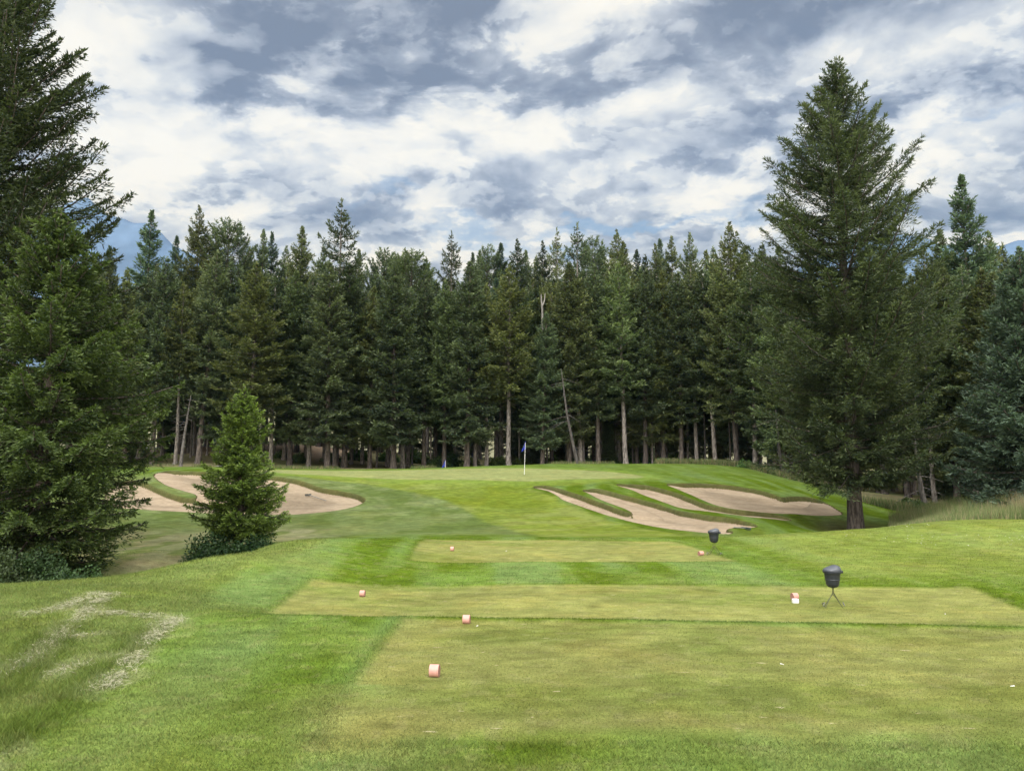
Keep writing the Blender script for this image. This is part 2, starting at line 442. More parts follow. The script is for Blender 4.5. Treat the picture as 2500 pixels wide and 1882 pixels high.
M = dict(
    turf=mat_ground(), sand=mat_sand(), grass=mat_grass('grass_blades'), hay=plain('hay', (0.27, 0.26, 0.165), 0.8, 0.3, 8),
    fol=mat_foliage('conifer_needles', (0.043, 0.061, 0.034), (0.182, 0.218, 0.096), 0.22),
    folb=mat_foliage('spruce_needles', (0.036, 0.056, 0.038), (0.140, 0.190, 0.118), 0.2),
    folh=mat_foliage('fresh_needles', (0.028, 0.050, 0.018), (0.140, 0.195, 0.055), 0.22),
    leaf=mat_foliage('shrub_leaves', (0.030, 0.050, 0.020), (0.10, 0.15, 0.06), 0.3),
    bark=mat_bark('grey_bark', (0.065, 0.057, 0.050), (0.215, 0.19, 0.17)),
    barkd=mat_bark('dark_bark', (0.035, 0.029, 0.025), (0.12, 0.10, 0.087)),
    snag=mat_bark('weathered_snag_bark', (0.040, 0.035, 0.031), (0.125, 0.112, 0.102)),
    dead=mat_bark('bleached_wood', (0.16, 0.15, 0.14), (0.34, 0.32, 0.29)),
    black=plain('grey_plastic', (0.017, 0.020, 0.027), 0.45, 0.12, 12, 0, 0.5), lid=plain('lid_plastic', (0.055, 0.060, 0.072), 0.38, 0.1, 9, 0, 0.5),
    wire=plain('green_painted_wire', (0.075, 0.08, 0.032), 0.5, 0.2, 40), steel=plain('steel_foot', (0.11, 0.11, 0.10), 0.4, 0.2, 40),
    pink=plain('faded_red_paint', (0.46, 0.235, 0.195), 0.6, 0.12, 26, 0.15), pinkend=plain('weathered_end_grain', (0.27, 0.135, 0.105), 0.8, 0.25, 40),
    white=plain('white_paint', (0.66, 0.66, 0.64), 0.5, 0.06, 20), blue=plain('blue_flag_cloth', (0.02, 0.04, 0.36), 0.7, 0.2, 10),
    rakedark=plain('rake_plastic', (0.03, 0.045, 0.05), 0.5), path=plain('asphalt_path', (0.19, 0.19, 0.195), 0.9, 0.15, 3),
)

# ------------------------------------------------------------------ ground mesh
def lin(a): return np.array(a, float)
C_FAIR = lin((0.092, 0.140, 0.026)); C_TEE = lin((0.152, 0.157, 0.050)); C_GREEN = lin((0.152, 0.168, 0.066))
C_ROUGH = lin((0.118, 0.150, 0.038)); C_DRY = lin((0.155, 0.168, 0.078)); C_FOREST = lin((0.13, 0.12, 0.065)); C_SOIL = lin((0.050, 0.034, 0.022))
C_LUSH = lin((0.068, 0.108, 0.009)); C_BLUEG = lin((0.100, 0.147, 0.045))

ROUGH_LINE = world_poly([(-250,1900),(60,1800),(200,1680),(330,1590),(420,1520),(470,1490),(560,1430),(640,1385),(760,1345)], 5, 24, closed=False)
def left_of(x, y, line, w):
    """about how far left of the polyline (metres, by x at equal y)"""
    o = np.argsort(line[:, 1])
    return np.interp(y, line[o, 1], line[o, 0]) - x
HAYL = [world_poly(l, 5, 20, closed=False) for l in (
    [(0,1655),(60,1620),(130,1565),(200,1500),(270,1450)], [(235,1690),(290,1650),(330,1600),(380,1550),(425,1512)], [(-40,1882),(10,1850),(60,1830)],
    [(120,1650),(190,1625),(240,1610)], [(150,1560),(230,1550)], [(240,1495),(330,1502),(400,1508)], [(60,1500),(150,1485),(240,1448)])]
LUSHL = [world_poly(l, 5, 20, closed=False) for l in ([(0,1820),(120,1750),(250,1650),(330,1575),(365,1545)], [(0,1690),(80,1610),(160,1530)])]

def ground_color(x, y, tee, sd, lip):
    n = x.shape
    c = np.broadcast_to(C_FAIR, n + (3,)).copy()
    def mixc(colr, f):
        f = np.clip(f, 0, 1)[..., None]
        c[:] = c * (1 - f) + colr * f
    # mown stripes and patches running diagonally across the foreground
    d = x + 0.06 * y + 0.35 * (fbm(x * .6, y * .6, 31) - .5); e = y
    st = .62 * fbm(d * 1.15, e * 0.10, 21, 2) + .38 * fbm(x * .8, y * .45, 22, 4)
    mixc(C_LUSH * .95, sstep(0.50, 0.61, st) * 0.9)
    mixc(C_BLUEG * 1.05, sstep(0.49, 0.38, st) * 0.8)
    pt = fbm(x * 0.35, y * 0.35, 41, 3)
    mixc(C_ROUGH, sstep(0.5, 0.72, pt) * 0.55 * (1 - sstep(28, 34, y)))
    # left rough beyond the mown strip
    L = left_of(x, y, ROUGH_LINE, 1)
    ro = sstep(-0.1, 0.35, L + 0.5 * (fbm(x * 1.3, y * 1.3, 51) - 0.5)) * (y < 22)
    mixc(C_ROUGH * np.array([1.02, 1.0, 1.0]), ro * (0.55 + 0.45 * fbm(x * .9, y * .9, 52)))
    for l in LUSHL:
        dd = seg_dist(x, y, l, False)[0]
        mixc(C_LUSH * 0.95, sstep(0.42, 0.08, np.abs(dd) + .3 * (fbm(x * 2, y * 2, 57) - .5)) * 0.5)
    for l in HAYL:
        dd = np.abs(seg_dist(x, y, l, False)[0])
        mixc(C_DRY * 1.35, sstep(0.30, 0.02, dd + 0.6 * (fbm(x * 4, y * 4, 53, 4) - .5)) * 0.45)
    # rough on the front of the green's left shoulder (curved mowing lines) and the brighter fairway beside it
    m = (y > 24) & (y < 66)
    if m.any():
        ad = np.full(n, -9.0); ad[m] = seg_dist(x[m], y[m], APRON)[0]
        wob = 1.2 * (fbm(x * .7, y * .7, 72) - .5)
        ang = np.hypot(x + 12.5, (y - 43.5) * 1.25)
        bands = sstep(0.42, 0.58, 0.5 + 0.5 * np.sin(ang * 3.0 + 2 * fbm(x * .5, y * .5, 73)))
        rs = sstep(26.5, 29, y) * (1 - sstep(-.3, .3, ad + wob * .4)) * sstep(3.5, 1.5, x - (31 - y) * .4) * sstep(46, 43, y)
        mixc(lin((0.112, 0.142, 0.052)), rs * 0.8)
        mixc(lin((0.150, 0.182, 0.078)), rs * bands * 0.6 * sstep(33, 36, y))
        mixc(lin((0.075, 0.108, 0.026)), rs * sstep(0.5, .68, fbm(x * .7, y * .5, 74, 4)) * 0.7)
        fw = sstep(-.35, .35, ad + wob * .5)
        mixc(lin((0.135, 0.172, 0.030)), fw * 0.9)
        mixc(lin((0.175, 0.200, 0.060)), fw * sstep(.5, .66, fbm(x * .35 + y * .3, (y - x * .35) * .9, 75, 3)) * .6)
        mixc(lin((0.105, 0.142, 0.016)), fw * sstep(.5, .70, fbm(x * .3 + 9, y * .55, 76, 4)) * .75)
    # hollow of pale rough behind the shoulder, left of the middle
    hol = sstep(20, 22, y) * sstep(32.5, 29.5, y + (fbm(x * .4, y * .4, 61) - .5) * 3) * sstep(-5.0, -8.5, x)
    mixc(lin((0.215, 0.205, 0.115)), hol * (0.35 + 0.75 * fbm(x * 0.9, y * .9, 62, 4)))
    mixc(lin((0.10, 0.135, 0.035)), hol * .8 * sstep(.5, .68, fbm(x * 1.3, y * .8, 63, 4)))
    # right-hand bank: yellowish
    rb = sstep(5.5, 8.5, x) * sstep(14, 17, y) * sstep(30, 27, y)
    mixc(lin((0.142, 0.168, 0.040)), rb * (0.35 + 0.6 * fbm(x * .25, y * .6, 81)))
    # green back slope
    bs = sstep(48, 60, y) * (y < 70)
    mixc(lin((0.095, 0.140, 0.030)), bs * 0.6)
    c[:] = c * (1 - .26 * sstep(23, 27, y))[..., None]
    # putting green
    m = (y > 36) & (y < 70)
    if m.any():
        gd = np.full(n, -9.0); gd[m] = seg_dist(x[m], y[m], GREEN)[0]
        mixc(C_GREEN * (0.93 + 0.14 * fbm(x * .15, y * .5, 91))[..., None], sstep(-0.35, 0.35, gd))
        mixc(lin((0.105, 0.150, 0.030)), 0.6 * sstep(-2.2, -0.6, gd) * sstep(0.2, -0.3, gd))
    # tees
    tn = fbm(x * 0.6, y * 1.4, 95, 4)
    ct = C_TEE * (0.91 + 0.18 * tn)[..., None]
    ct = ct * np.where(y < 10.3, 0.93, 1.04)[..., None]
    ct = ct * (1 - 0.22 * sstep(0.5, 0.72, fbm(x * .45, y * .9, 96))[..., None] * np.array([1.0, 0.55, 1.3]))
    soft = np.where((y < 7) , 0.50, 0.10)
    mixc(ct, sstep(-soft, soft, tee + np.where(y < 7, 1.5, .1) * (fbm(x * .9, y * 1.6, 97, 5) - .5)) * 0.94)
    mixc(C_LUSH * 0.8, np.where(x < -1.2, .45, .75) * sstep(-0.22, -0.05, tee) * sstep(0.04, -0.02, tee) * (y > 7.0) * (0.4 + 0.6 * fbm(x * 2, y * 2, 98)))
    # fine mottling of the turf
    c[:] = c * (0.74 + 0.52 * fbm(x * 4.2, y * 4.2, 110, 4))[..., None] * (0.86 + .28 * fbm(x * 1.1, y * 1.1, 111, 3))[..., None]
    sp = sstep(.60, .72, fbm(x * 7, y * 9, 112, 3)) * (y < 27)
    mixc(lin((0.19, 0.18, 0.085)), sp * .22)
    spruce_shade = sstep(3.6, .6, np.hypot(x - 16.2, y - 35) + 1.6 * (fbm(x * .9, y * .9, 115) - .5))  # ground shade under the big spruce, painted as darker turf colour
    mixc(lin((0.070, 0.062, 0.030)), spruce_shade * .8)
    # forest floor
    fo = sstep(0, 3.0, forest_in(x, y) + 2.0 * (fbm(x * .5, y * .5, 99) - .5))
    ff = C_FOREST * (0.7 + 0.6 * fbm(x * .7, y * .7, 100))[..., None]
    g2 = sstep(0.5, 0.65, fbm(x * .22, y * .22, 101))[..., None]
    ff = ff * (1 - g2 * .6) + lin((0.15, 0.175, 0.075)) * g2 * .6
    dirt = (sstep(-38, -34, x) * sstep(-16, -20, x) * sstep(75, 79, y) * sstep(110, 95, y))[..., None]
    ff = ff * (1 - dirt) + lin((0.34, 0.26, 0.19)) * dirt
    c[:] = c * (1 - fo[..., None]) + ff * fo[..., None]
    field = sstep(122, 132, y)[..., None]
    c[:] = c * (1 - field) + lin((0.13, 0.14, 0.058)) * field
    # bunker lips: bare brown soil and dead grass
    mixc(C_SOIL * (0.6 + 0.6 * fbm(x * 3, y * 3, 103))[..., None], sstep(-0.045, -0.005, sd))
    mixc(lin((0.075, 0.085, 0.028)), 0.6 * sstep(-0.12, -0.01, sd) * lip)
    return c, ro
FOREST_EDGE = np.array([(-90, 58), (-45, 62), (-28, 62), (-12, 64), (-2, 64.8), (8, 66), (14, 66), (19, 63.5), (21.5, 58), (22.5, 52), (21.5, 47), (22.0, 43), (24, 41.2), (30, 38.5), (40, 34), (90, 26)])
def forest_in(x, y):
    return y - np.interp(x, FOREST_EDGE[:, 0], FOREST_EDGE[:, 1])

def build_ground():
    oy = -7.0
    na = 1150
    th = np.linspace(R(-62), R(62), na)
    th = th * (0.55 + 0.45 * np.abs(th / R(62)) ** 1.0)       # finer in front of the camera
    rr = [2.5]
    while rr[-1] < 4500:
        r = rr[-1]; Y = r + oy
        if Y < 4: s = 0.25
        elif Y < 11.5: s = 0.05
        elif Y < 27: s = 0.075
        elif Y < 36: s = 0.10
        elif Y < 59: s = 0.055
        elif Y < 72: s = 0.25
        elif Y < 130: s = 1.2
        else: s = r * 0.1
        rr.append(r + s)
    rr = np.array(rr); nr = len(rr)
    T, RR = np.meshgrid(th, rr)
    x = RR * np.sin(T); y = RR * np.cos(T) + oy
    # keep rows straight in y near the middle so that the tee edges stay crisp
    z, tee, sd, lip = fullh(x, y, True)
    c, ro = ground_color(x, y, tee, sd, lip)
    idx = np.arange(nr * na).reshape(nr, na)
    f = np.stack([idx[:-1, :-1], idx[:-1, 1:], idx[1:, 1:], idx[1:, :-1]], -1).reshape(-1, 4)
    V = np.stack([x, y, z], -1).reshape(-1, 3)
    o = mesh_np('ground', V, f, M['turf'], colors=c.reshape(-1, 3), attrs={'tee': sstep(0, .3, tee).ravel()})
    tag(o, 'mown golf course turf with tees, slopes and a raised green', 'ground', kind='structure')
    # sand sheets
    names = {'left': 'wide pale sand bunker with a grass tongue, left of the green', 'low': 'two fingered sand bunker lowest on the slope right of the green',
             'mid': 'thin curved finger of sand between the two larger right hand bunkers', 'top': 'oval sand bunker nearest the big spruce, highest on the right slope'}
    for k, p in BP.items():
        st = 0.06
        gx = np.arange(p[:, 0].min() - .4, p[:, 0].max() + .4, st); gy = np.arange(p[:, 1].min() - .4, p[:, 1].max() + .4, st)
        X, Y = np.meshgrid(gx, gy)
        d, nx, ny = seg_dist(X, Y, p)
        l = sstep(-0.1, 0.55, ny + 0.15 * nx)
        Z = base_h(X, Y) - sand_depth(d, l, X, Y) + 0.02 * (fbm(X * 1.7, Y * 1.7, 120, 4) - .5)
        ok = d > -0.22
        idx = np.arange(X.size).reshape(X.shape)
        q = ok[:-1, :-1] & ok[1:, :-1] & ok[:-1, 1:] & ok[1:, 1:]
        f = np.stack([idx[:-1, :-1], idx[:-1, 1:], idx[1:, 1:], idx[1:, :-1]], -1)[q]
        used = np.unique(f); rem = np.full(X.size, -1); rem[used] = np.arange(len(used))
        V = np.stack([X, Y, Z], -1).reshape(-1, 3)[used]
        s = mesh_np('sand_bunker', V, rem[f], M['sand'], attrs={'damp': (sstep(.5, 1.7, d + .8 * (fbm(X * .8, Y * .8, 125, 3) - .5))).ravel()[used]})
        tag(s, names[k], 'sand bunker', kind='structure')

# ------------------------------------------------------------------ grass blades (stuff)
def blades(name, x, y, z, h, w, colr, lean, mat, label, cat):
    n = len(x)
    a = rng.random(n) * 2 * math.pi; b = rng.random(n) * 2 * math.pi
    l = lean * (0.5 + rng.random(n))
    V = np.empty((n, 3, 3))
    dx, dy = np.cos(a) * w / 2, np.sin(a) * w / 2
    V[:, 0] = np.stack([x - dx, y - dy, z - 0.004], -1); V[:, 1] = np.stack([x + dx, y + dy, z - 0.004], -1)
    V[:, 2] = np.stack([x + np.cos(b) * l * h, y + np.sin(b) * l * h, z + h], -1)
    f = np.arange(n * 3).reshape(n, 3)
    C = np.repeat(colr, 3, 0)
    o = mesh_np(name, V.reshape(-1, 3), f, mat, colors=C, smooth=False)
    tag(o, label, cat, kind='stuff')
    return o
def scatter(n, y0, y1, power=1.6):
    t = rng.random(n)
    p = 1 - power
    y = (y0 ** (p + 1) + t * (y1 ** (p + 1) - y0 ** (p + 1))) ** (1 / (p + 1)) if abs(p + 1) > 1e-6 else y0 * (y1 / y0) ** t
    x = (rng.random(n) * 2 - 1) * (0.78 * y + 0.3)
    return x, y
def build_grass():
    n = 560000
    x, y = scatter(n, 4.2, 25, 2.3)
    z, tee, sd, lip = fullh(x, y, True)
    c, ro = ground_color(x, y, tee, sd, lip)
    onteE = sstep(-.1, .15, tee)
    h = (0.019 * (1 - onteE) + 0.009 * onteE) * (0.5 + rng.random(n)) * (1 + 0.9 * np.clip(ro, 0, 1))
    lush = np.zeros(n)
    for l in LUSHL: lush = np.maximum(lush, sstep(0.32, 0.08, np.abs(seg_dist(x, y, l, False)[0])))
    h = h * (1 + 1.2 * lush)
    eg = sstep(-0.2, -0.04, tee) * sstep(0.02, -0.02, tee)
    h = h * (1 + 0.35 * eg)
    w = (0.0036 + 0.00038 * y) * (0.7 + 0.6 * rng.random(n))
    c = c * (0.84 + 0.46 * rng.random(n) ** 1.3)[:, None] * (1 + 0.09 * rng.standard_normal((n, 3)) * np.array([1, .4, .6]))
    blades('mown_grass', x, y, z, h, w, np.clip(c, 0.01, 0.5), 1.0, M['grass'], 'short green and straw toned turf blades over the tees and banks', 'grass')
    # taller rough on the left bank
    n = 90000
    x, y = scatter(n * 3, 4.6, 21, 2.0)
    L = left_of(x, y, ROUGH_LINE, 1)
    k = np.where((L > 0.0) & (rng.random(len(x)) < 0.8))[0][:n]
    x, y = x[k], y[k]
    z, tee, sd, lip = fullh(x, y, True); c, ro = ground_color(x, y, tee, sd, lip)
    lush = np.zeros(len(x))
    for l in LUSHL: lush = np.maximum(lush, sstep(0.32, 0.08, np.abs(seg_dist(x, y, l, False)[0])))
    h = (0.022 + 0.034 * lush) * (0.5 + rng.random(len(x)))
    c = c * (0.95 + 0.6 * rng.random(len(x)))[:, None]
    blades('rough_grass', x, y, z, h, 0.006 + 0.0003 * y, np.clip(c, .01, .5), 0.9, M['grass'], 'longer uncut green rough along the left bank', 'grass')
    # hay clippings
    xs, ys = [], []
    for l, wd, dn in zip(HAYL, (.13, .15, .12, .14, .12, .12, .14), (520, 700, 560, 420, 320, 320, 420)):
        seg = np.linalg.norm(np.diff(l, axis=0), axis=1); cs = np.concatenate([[0], np.cumsum(seg)])
        t = rng.random(int(dn * cs[-1])) * cs[-1]
        px = np.interp(t, cs, l[:, 0]); py = np.interp(t, cs, l[:, 1])
        keep = rng.random(len(t)) < sstep(.32, .54, fbm(px * 2.6, py * 2.6, 55, 4))
        xs.append((px + rng.standard_normal(len(t)) * wd * .5)[keep]); ys.append((py + rng.standard_normal(len(t)) * wd * .6)[keep])
    x = np.concatenate(xs); y = np.concatenate(ys); n = len(x)
    z = fullh(x, y) + 0.008 + 0.03 * rng.random(n)
    a = rng.random(n) * math.pi; ln = 0.035 + 0.075 * rng.random(n); w = 0.0010 + 0.0010 * rng.random(n)
    d = np.stack([np.cos(a), np.sin(a) * .8, 0.25 * rng.standard_normal(n)], -1)
    s = np.stack([-np.sin(a), np.cos(a), 0.4 * rng.standard_normal(n)], -1) * w[:, None]
    p = np.stack([x, y, z], -1)
    V = np.stack([p - d * ln[:, None] / 2 - s, p - d * ln[:, None] / 2 + s, p + d * ln[:, None] / 2 + s, p + d * ln[:, None] / 2 - s], 1)
    tag(mesh_np('hay_clippings', V.reshape(-1, 3), np.arange(n * 4).reshape(n, 4), M['hay'], smooth=False), 'pale dry grass clippings left in rows on the left bank', 'hay', kind='stuff')
    # tall seeding grass on the right mound and at the forest edge
    n = 60000
    u = 2150 + 520 * rng.random(n); Y = 26.6 + 11 * rng.random(n) ** 1.3
    x = (u - CU) / F * Y * 1.01
    e = np.interp(x, [12, 15, 18, 22], [29.5, 27.6, 27.2, 27.0])
    k = (Y > e + rng.random(n) * 1.2) & (x < 30)
    x, Y = x[k], Y[k]; n = len(x)
    cl = fbm(x * .9, Y * .9, 130, 3)
    z = gzv(x, Y)
    h = (0.36 + 0.68 * cl) * (0.55 + 0.6 * rng.random(n)) * np.interp(x, [13.5, 15.5, 17, 20], [.12, .3, .7, 1.2])
    c = np.where((rng.random(n) < 0.22 + 0.5 * (fbm(x * .5, Y * .5, 131) > .6))[:, None], lin((0.30, 0.25, 0.145)), lin((0.155, 0.20, 0.075)))
    c = c * (0.7 + .6 * rng.random(n))[:, None]
    blades('tall_grass', x, Y, z, h, 0.013 + 0.012 * rng.random(n), c, 0.22, M['grass'], 'tall seeding grass on the mound at the right edge', 'grass')
    n = 26000
    x = np.concatenate([13 + 14 * rng.random(n), -36 + 50 * rng.random(n)]); Y = np.interp(x, FOREST_EDGE[:, 0], FOREST_EDGE[:, 1]) + np.abs(rng.standard_normal(len(x))) * 1.6 + 0.4
    k = (x > 17) | (rng.random(len(x)) < .5 * (fbm(x * .25, Y * .1, 133, 3) > .52)); x, Y = x[k], Y[k]
    z = gzv(x, Y); h = np.where(x > 13, .5, .28) * (0.4 + .9 * rng.random(len(x)))
    c = np.where((rng.random(len(x)) < .35)[:, None], lin((0.22, 0.19, 0.10)), lin((0.095, 0.135, 0.045))) * (0.7 + .6 * rng.random(len(x)))[:, None]
    blades('forest_edge_grass', x, Y, z, h, 0.03 + 0.02 * rng.random(len(x)), c, 0.25, M['grass'], 'long grass fringe where the lawn meets the forest', 'grass')
    # white clover heads on the right bank
    n = 230
    u = 2040 + 460 * rng.random(n); v = 1283 + 55 * rng.random(n) ** 1.5
    pts = []
    for a, b in zip(u, v):
        cx, cy = cast(a, max(b, np.interp(a, [2040, 2227, 2500], [1300, 1284, 1275])), 18, 30)
        pts.append((cx, cy))
    pts = np.array(pts); pts = pts[fbm(pts[:, 0] * .7, pts[:, 1] * .7, 140, 2) > .5]
    x, y = pts[:, 0], pts[:, 1]; z = gzv(x, y) + .05
    r = 0.006 + .005 * rng.random(len(x))
    off = np.array([(1, 0, 0), (0, 1, 0), (-1, 0, 0), (0, -1, 0), (0, 0, .9)])
    V = np.stack([x, y, z], -1)[:, None] + off[None] * r[:, None, None]
    f = (np.arange(len(x)) * 5)[:, None, None] + np.array([(0, 1, 4), (1, 2, 4), (2, 3, 4), (3, 0, 4)])[None]
    tag(mesh_np('clover_flowers', V.reshape(-1, 3), f.reshape(-1, 3), M['white'], smooth=False), 'small white clover heads dotted over the right bank', 'clover', kind='stuff')
def gzv(x, y): return fullh(x, y)

# ------------------------------------------------------------------ conifers
def norm(v): return v / (np.linalg.norm(v, axis=-1, keepdims=True) + 1e-12)
def conifer(seed, H, r0, prof, whorl=0.4, nb=6, el=(35, 8), droop=0.18, uptip=0.15, card=(0.26, 0.085), tws=0.17, twl=0.34, cards=4, clump=0.0,
            lean=0.0, lj=(0.62, 1.06), dead_from=None, dead=0.5, tipfresh=0.5, gap=0.08, hang=0.25, elj=7, cross=False, bare=0.15, stagger=1.0, td=.4):
    """prof: [(height, radius)...] of the crown, lowest first. Returns trunk (verts, faces) and crown (verts, quads, tint)."""
    g = np.random.default_rng(seed)
    ph, pr = np.array(prof, float).T
    mb = MB()
    ts = np.concatenate([[0, .022, .032, .05], np.linspace(.09, 1, 10)])
    bx = np.cumsum(g.standard_normal(14)) * 0.010 * H * 0.12; by = np.cumsum(g.standard_normal(14)) * 0.010 * H * 0.12
    bx -= bx[0]; by -= by[0]
    pts = np.stack([bx + lean * H * ts ** 1.3, by, ts * H], -1)
    rad = r0 * (1 - ts) ** 0.85 + 0.012; rad[0] *= 1.75; rad[1] *= 1.32; rad[2] *= 1.16; rad[3] *= 1.05
    pts[0, 2] = -0.5; pts[1, 2] = .12; pts[2, 2] = .45
    mb.tube(pts, rad, 10)
    def ax(h):
        return np.array([np.interp(h, pts[:, 2], pts[:, 0]), np.interp(h, pts[:, 2], pts[:, 1]), h])
    hb = []
    h = ph[0]
    while h < H - 0.12:
        k = (h - ph[0]) / (H - ph[0])
        n = max(3, int(round(nb * (1 - 0.35 * k) + g.normal() * .6)))
        a0 = g.random() * 6.28
        for i in range(n):
            if g.random() < gap: continue
            hb.append((h + g.normal() * whorl * .30 * stagger, a0 + i * 6.283 / n + g.normal() * .22, g.uniform(*lj)))
        h += whorl * (1 - td * k) * g.uniform(.8, 1.2)
    VV, TT = [], []
    for (h, a, lr) in hb:
        h = min(max(h, ph[0] * .8), H - .05)
        L = max(np.interp(h, ph, pr) * lr, 0.06)
        k = np.clip((h - ph[0]) / (H - ph[0]), 0, 1)
        e = R(el[1] + (el[0] - el[1]) * k ** 1.1 + g.normal() * elj)
        d0 = np.array([math.cos(a), math.sin(a), 0.0])
        up = np.array([0, 0, 1.0]); side = np.array([-math.sin(a), math.cos(a), 0.0])
        dr = droop * (1 - k) * g.uniform(.6, 1.4); ut = uptip * g.uniform(.6, 1.4)
        L = L / max(math.cos(e), .6)
        h = max(h - L * max(math.sin(e) + .85 * ut - .8 * dr, 0) * .95, min(h, ph[0])) if L > .1 else h
        o = ax(h); wob = g.normal() * .12
        def bp(s):
            s = np.asarray(s)[..., None]
            return o + L * (s * math.cos(e) * d0 + up * (s * math.sin(e) - dr * np.sin(s * 2.2) * s + ut * s ** 3 * .9) + side * wob * s * s)
        ss = np.linspace(0, 1, 5)
        mb.tube(bp(ss), np.maximum(0.011 + 0.012 * L * (1 - ss * .92), 0.006), 3, False)
        nt_ = max(2, int(L / tws))
        lo = bare if L > .8 else 0.02
        s = lo + (1 - lo) * (np.arange(nt_) + g.random(nt_)) / nt_
        if clump: s = 1 - (1 - s) * (1 - clump)
        s = np.concatenate([s, s, np.array([1.0])]); sg = np.concatenate([np.ones(nt_), -np.ones(nt_), [0.0]])
        n = len(s)
        p0 = bp(s); t0 = norm(bp(np.minimum(s + .03, 1.03)) - p0)
        tl = twl * L * (1 - s) ** .65 * np.sin(np.clip(s * 2.4, .35, 1.57)) * g.uniform(.65, 1.3, n) + card[0] * .75 * min(1, .3 + L / (card[0] * 4))
        ang = R(52) + g.normal(size=n) * .2
        td = t0 * np.cos(ang * np.abs(sg))[:, None] + side * (sg * np.sin(ang))[:, None] + up * (g.normal(size=n) * .16 - hang * .4)[:, None]
        td = norm(td)
        m = max(2, cards)
        u = (np.arange(m)[None] + g.random((n, m))) / m
        q = p0[:, None] + td[:, None] * (u * tl[:, None])[..., None]
        q[..., 2] -= hang * (u ** 2) * tl[:, None] * .6
        cd = td[:, None] + g.normal(size=(n, m, 3)) * .38
        sgn = np.where(g.random((n, m)) < .5, 1, -1)
        cd = cd + np.cross(td[:, None], up)[..., :] * (sgn * .55 * (u < .85))[..., None]
        cd[..., 2] += 0.10
        cd = norm(cd)
        cs = min(1.0, .42 + .5 * L / (card[0] * 3.2)); ln = cs * card[0] * g.uniform(.6, 1.25, (n, m)); wd = card[1] * g.uniform(.7, 1.25, (n, m))
        nn = np.broadcast_to(up, cd.shape) + g.normal(size=cd.shape) * .55
        sd = norm(np.cross(cd, nn))
        fresh = np.clip(tipfresh * (0.25 + .75 * s[:, None]) * (0.3 + .7 * u) + g.normal(size=(n, m)) * .17 + g.normal() * .10, 0, 1)
        for rep in range(2 if cross else 1):
            if rep: sd = norm(np.cross(cd, sd))
            q1 = q + cd * (ln * .45)[..., None]
            V = np.stack([q, q1 + sd * (wd / 2)[..., None], q + cd * ln[..., None], q1 - sd * (wd / 2)[..., None]], -2)
            VV.append(V.reshape(-1, 3)); TT.append(np.repeat(fresh.ravel(), 4))
    # leader
    n = 26; hh = H - 0.9 * card[0] * 2.2 * g.random(n) ** 1.0; pp = np.stack([ax(x) for x in hh]); a = g.random(n) * 6.28
    cd = norm(np.stack([np.cos(a) * .6, np.sin(a) * .6, .5 + g.random(n)], -1)); sd = norm(np.cross(cd, g.normal(size=(n, 3))))
    V = np.stack([pp, pp + cd * card[0] * .4 + sd * card[1] * .4, pp + cd * card[0] * .8, pp + cd * card[0] * .4 - sd * card[1] * .4], 1)
    VV.append(V.reshape(-1, 3)); TT.append(np.full(n * 4, .6))
    # dead lower limbs
    if dead_from is not None:
        hgt = dead_from
        while hgt < ph[0] + 2.5:
            a = g.random() * 6.28; L = dead * g.uniform(.5, 1.7); o = ax(hgt)
            d = np.array([math.cos(a), math.sin(a), -.15 + .25 * g.normal()])
            k = np.linspace(0, 1, 4)[:, None]
            pts2 = o + d * L * k + np.array([0, 0, 1.0]) * .12 * L * k * k * g.normal()
            mb.tube(pts2, 0.022 * (1 - k[:, 0] * .8), 3, False)
            hgt += g.uniform(.12, .4)
    V = np.concatenate(VV); T = np.concatenate(TT)
    return (mb.v, mb.f), (V, np.arange(len(V)).reshape(-1, 4), T)
def tree_meshes(name, tr, cr, mtr, mcr):
    me = bpy.data.meshes.new(name + '_trunk'); me.from_pydata(tr[0], [], tr[1]); me.materials.append(mtr)
    me.polygons.foreach_set('use_smooth', [True] * len(me.polygons)); me.update()
    o = mesh_np(name + '_crown', cr[0], cr[1], mcr, attrs={'tint': cr[2]}, smooth=False)
    mc = o.data; bpy.data.objects.remove(o)
    return me, mc
def put_tree(name, meshes, loc, scale=(1, 1, 1), rz=0, label='', group=None, color=(1, 1, 1), cat='tree', tilt=(0, 0)):
    e = empty(name, loc, rz); e.scale = scale; e.rotation_euler = (tilt[0], tilt[1], rz)
    tag(e, label, cat, group)
    for nm, me in zip(('trunk', 'crown'), meshes):
        o = bpy.data.objects.new(nm, me); col.objects.link(o); o.parent = e; o.color = (*color, 1)
    return e

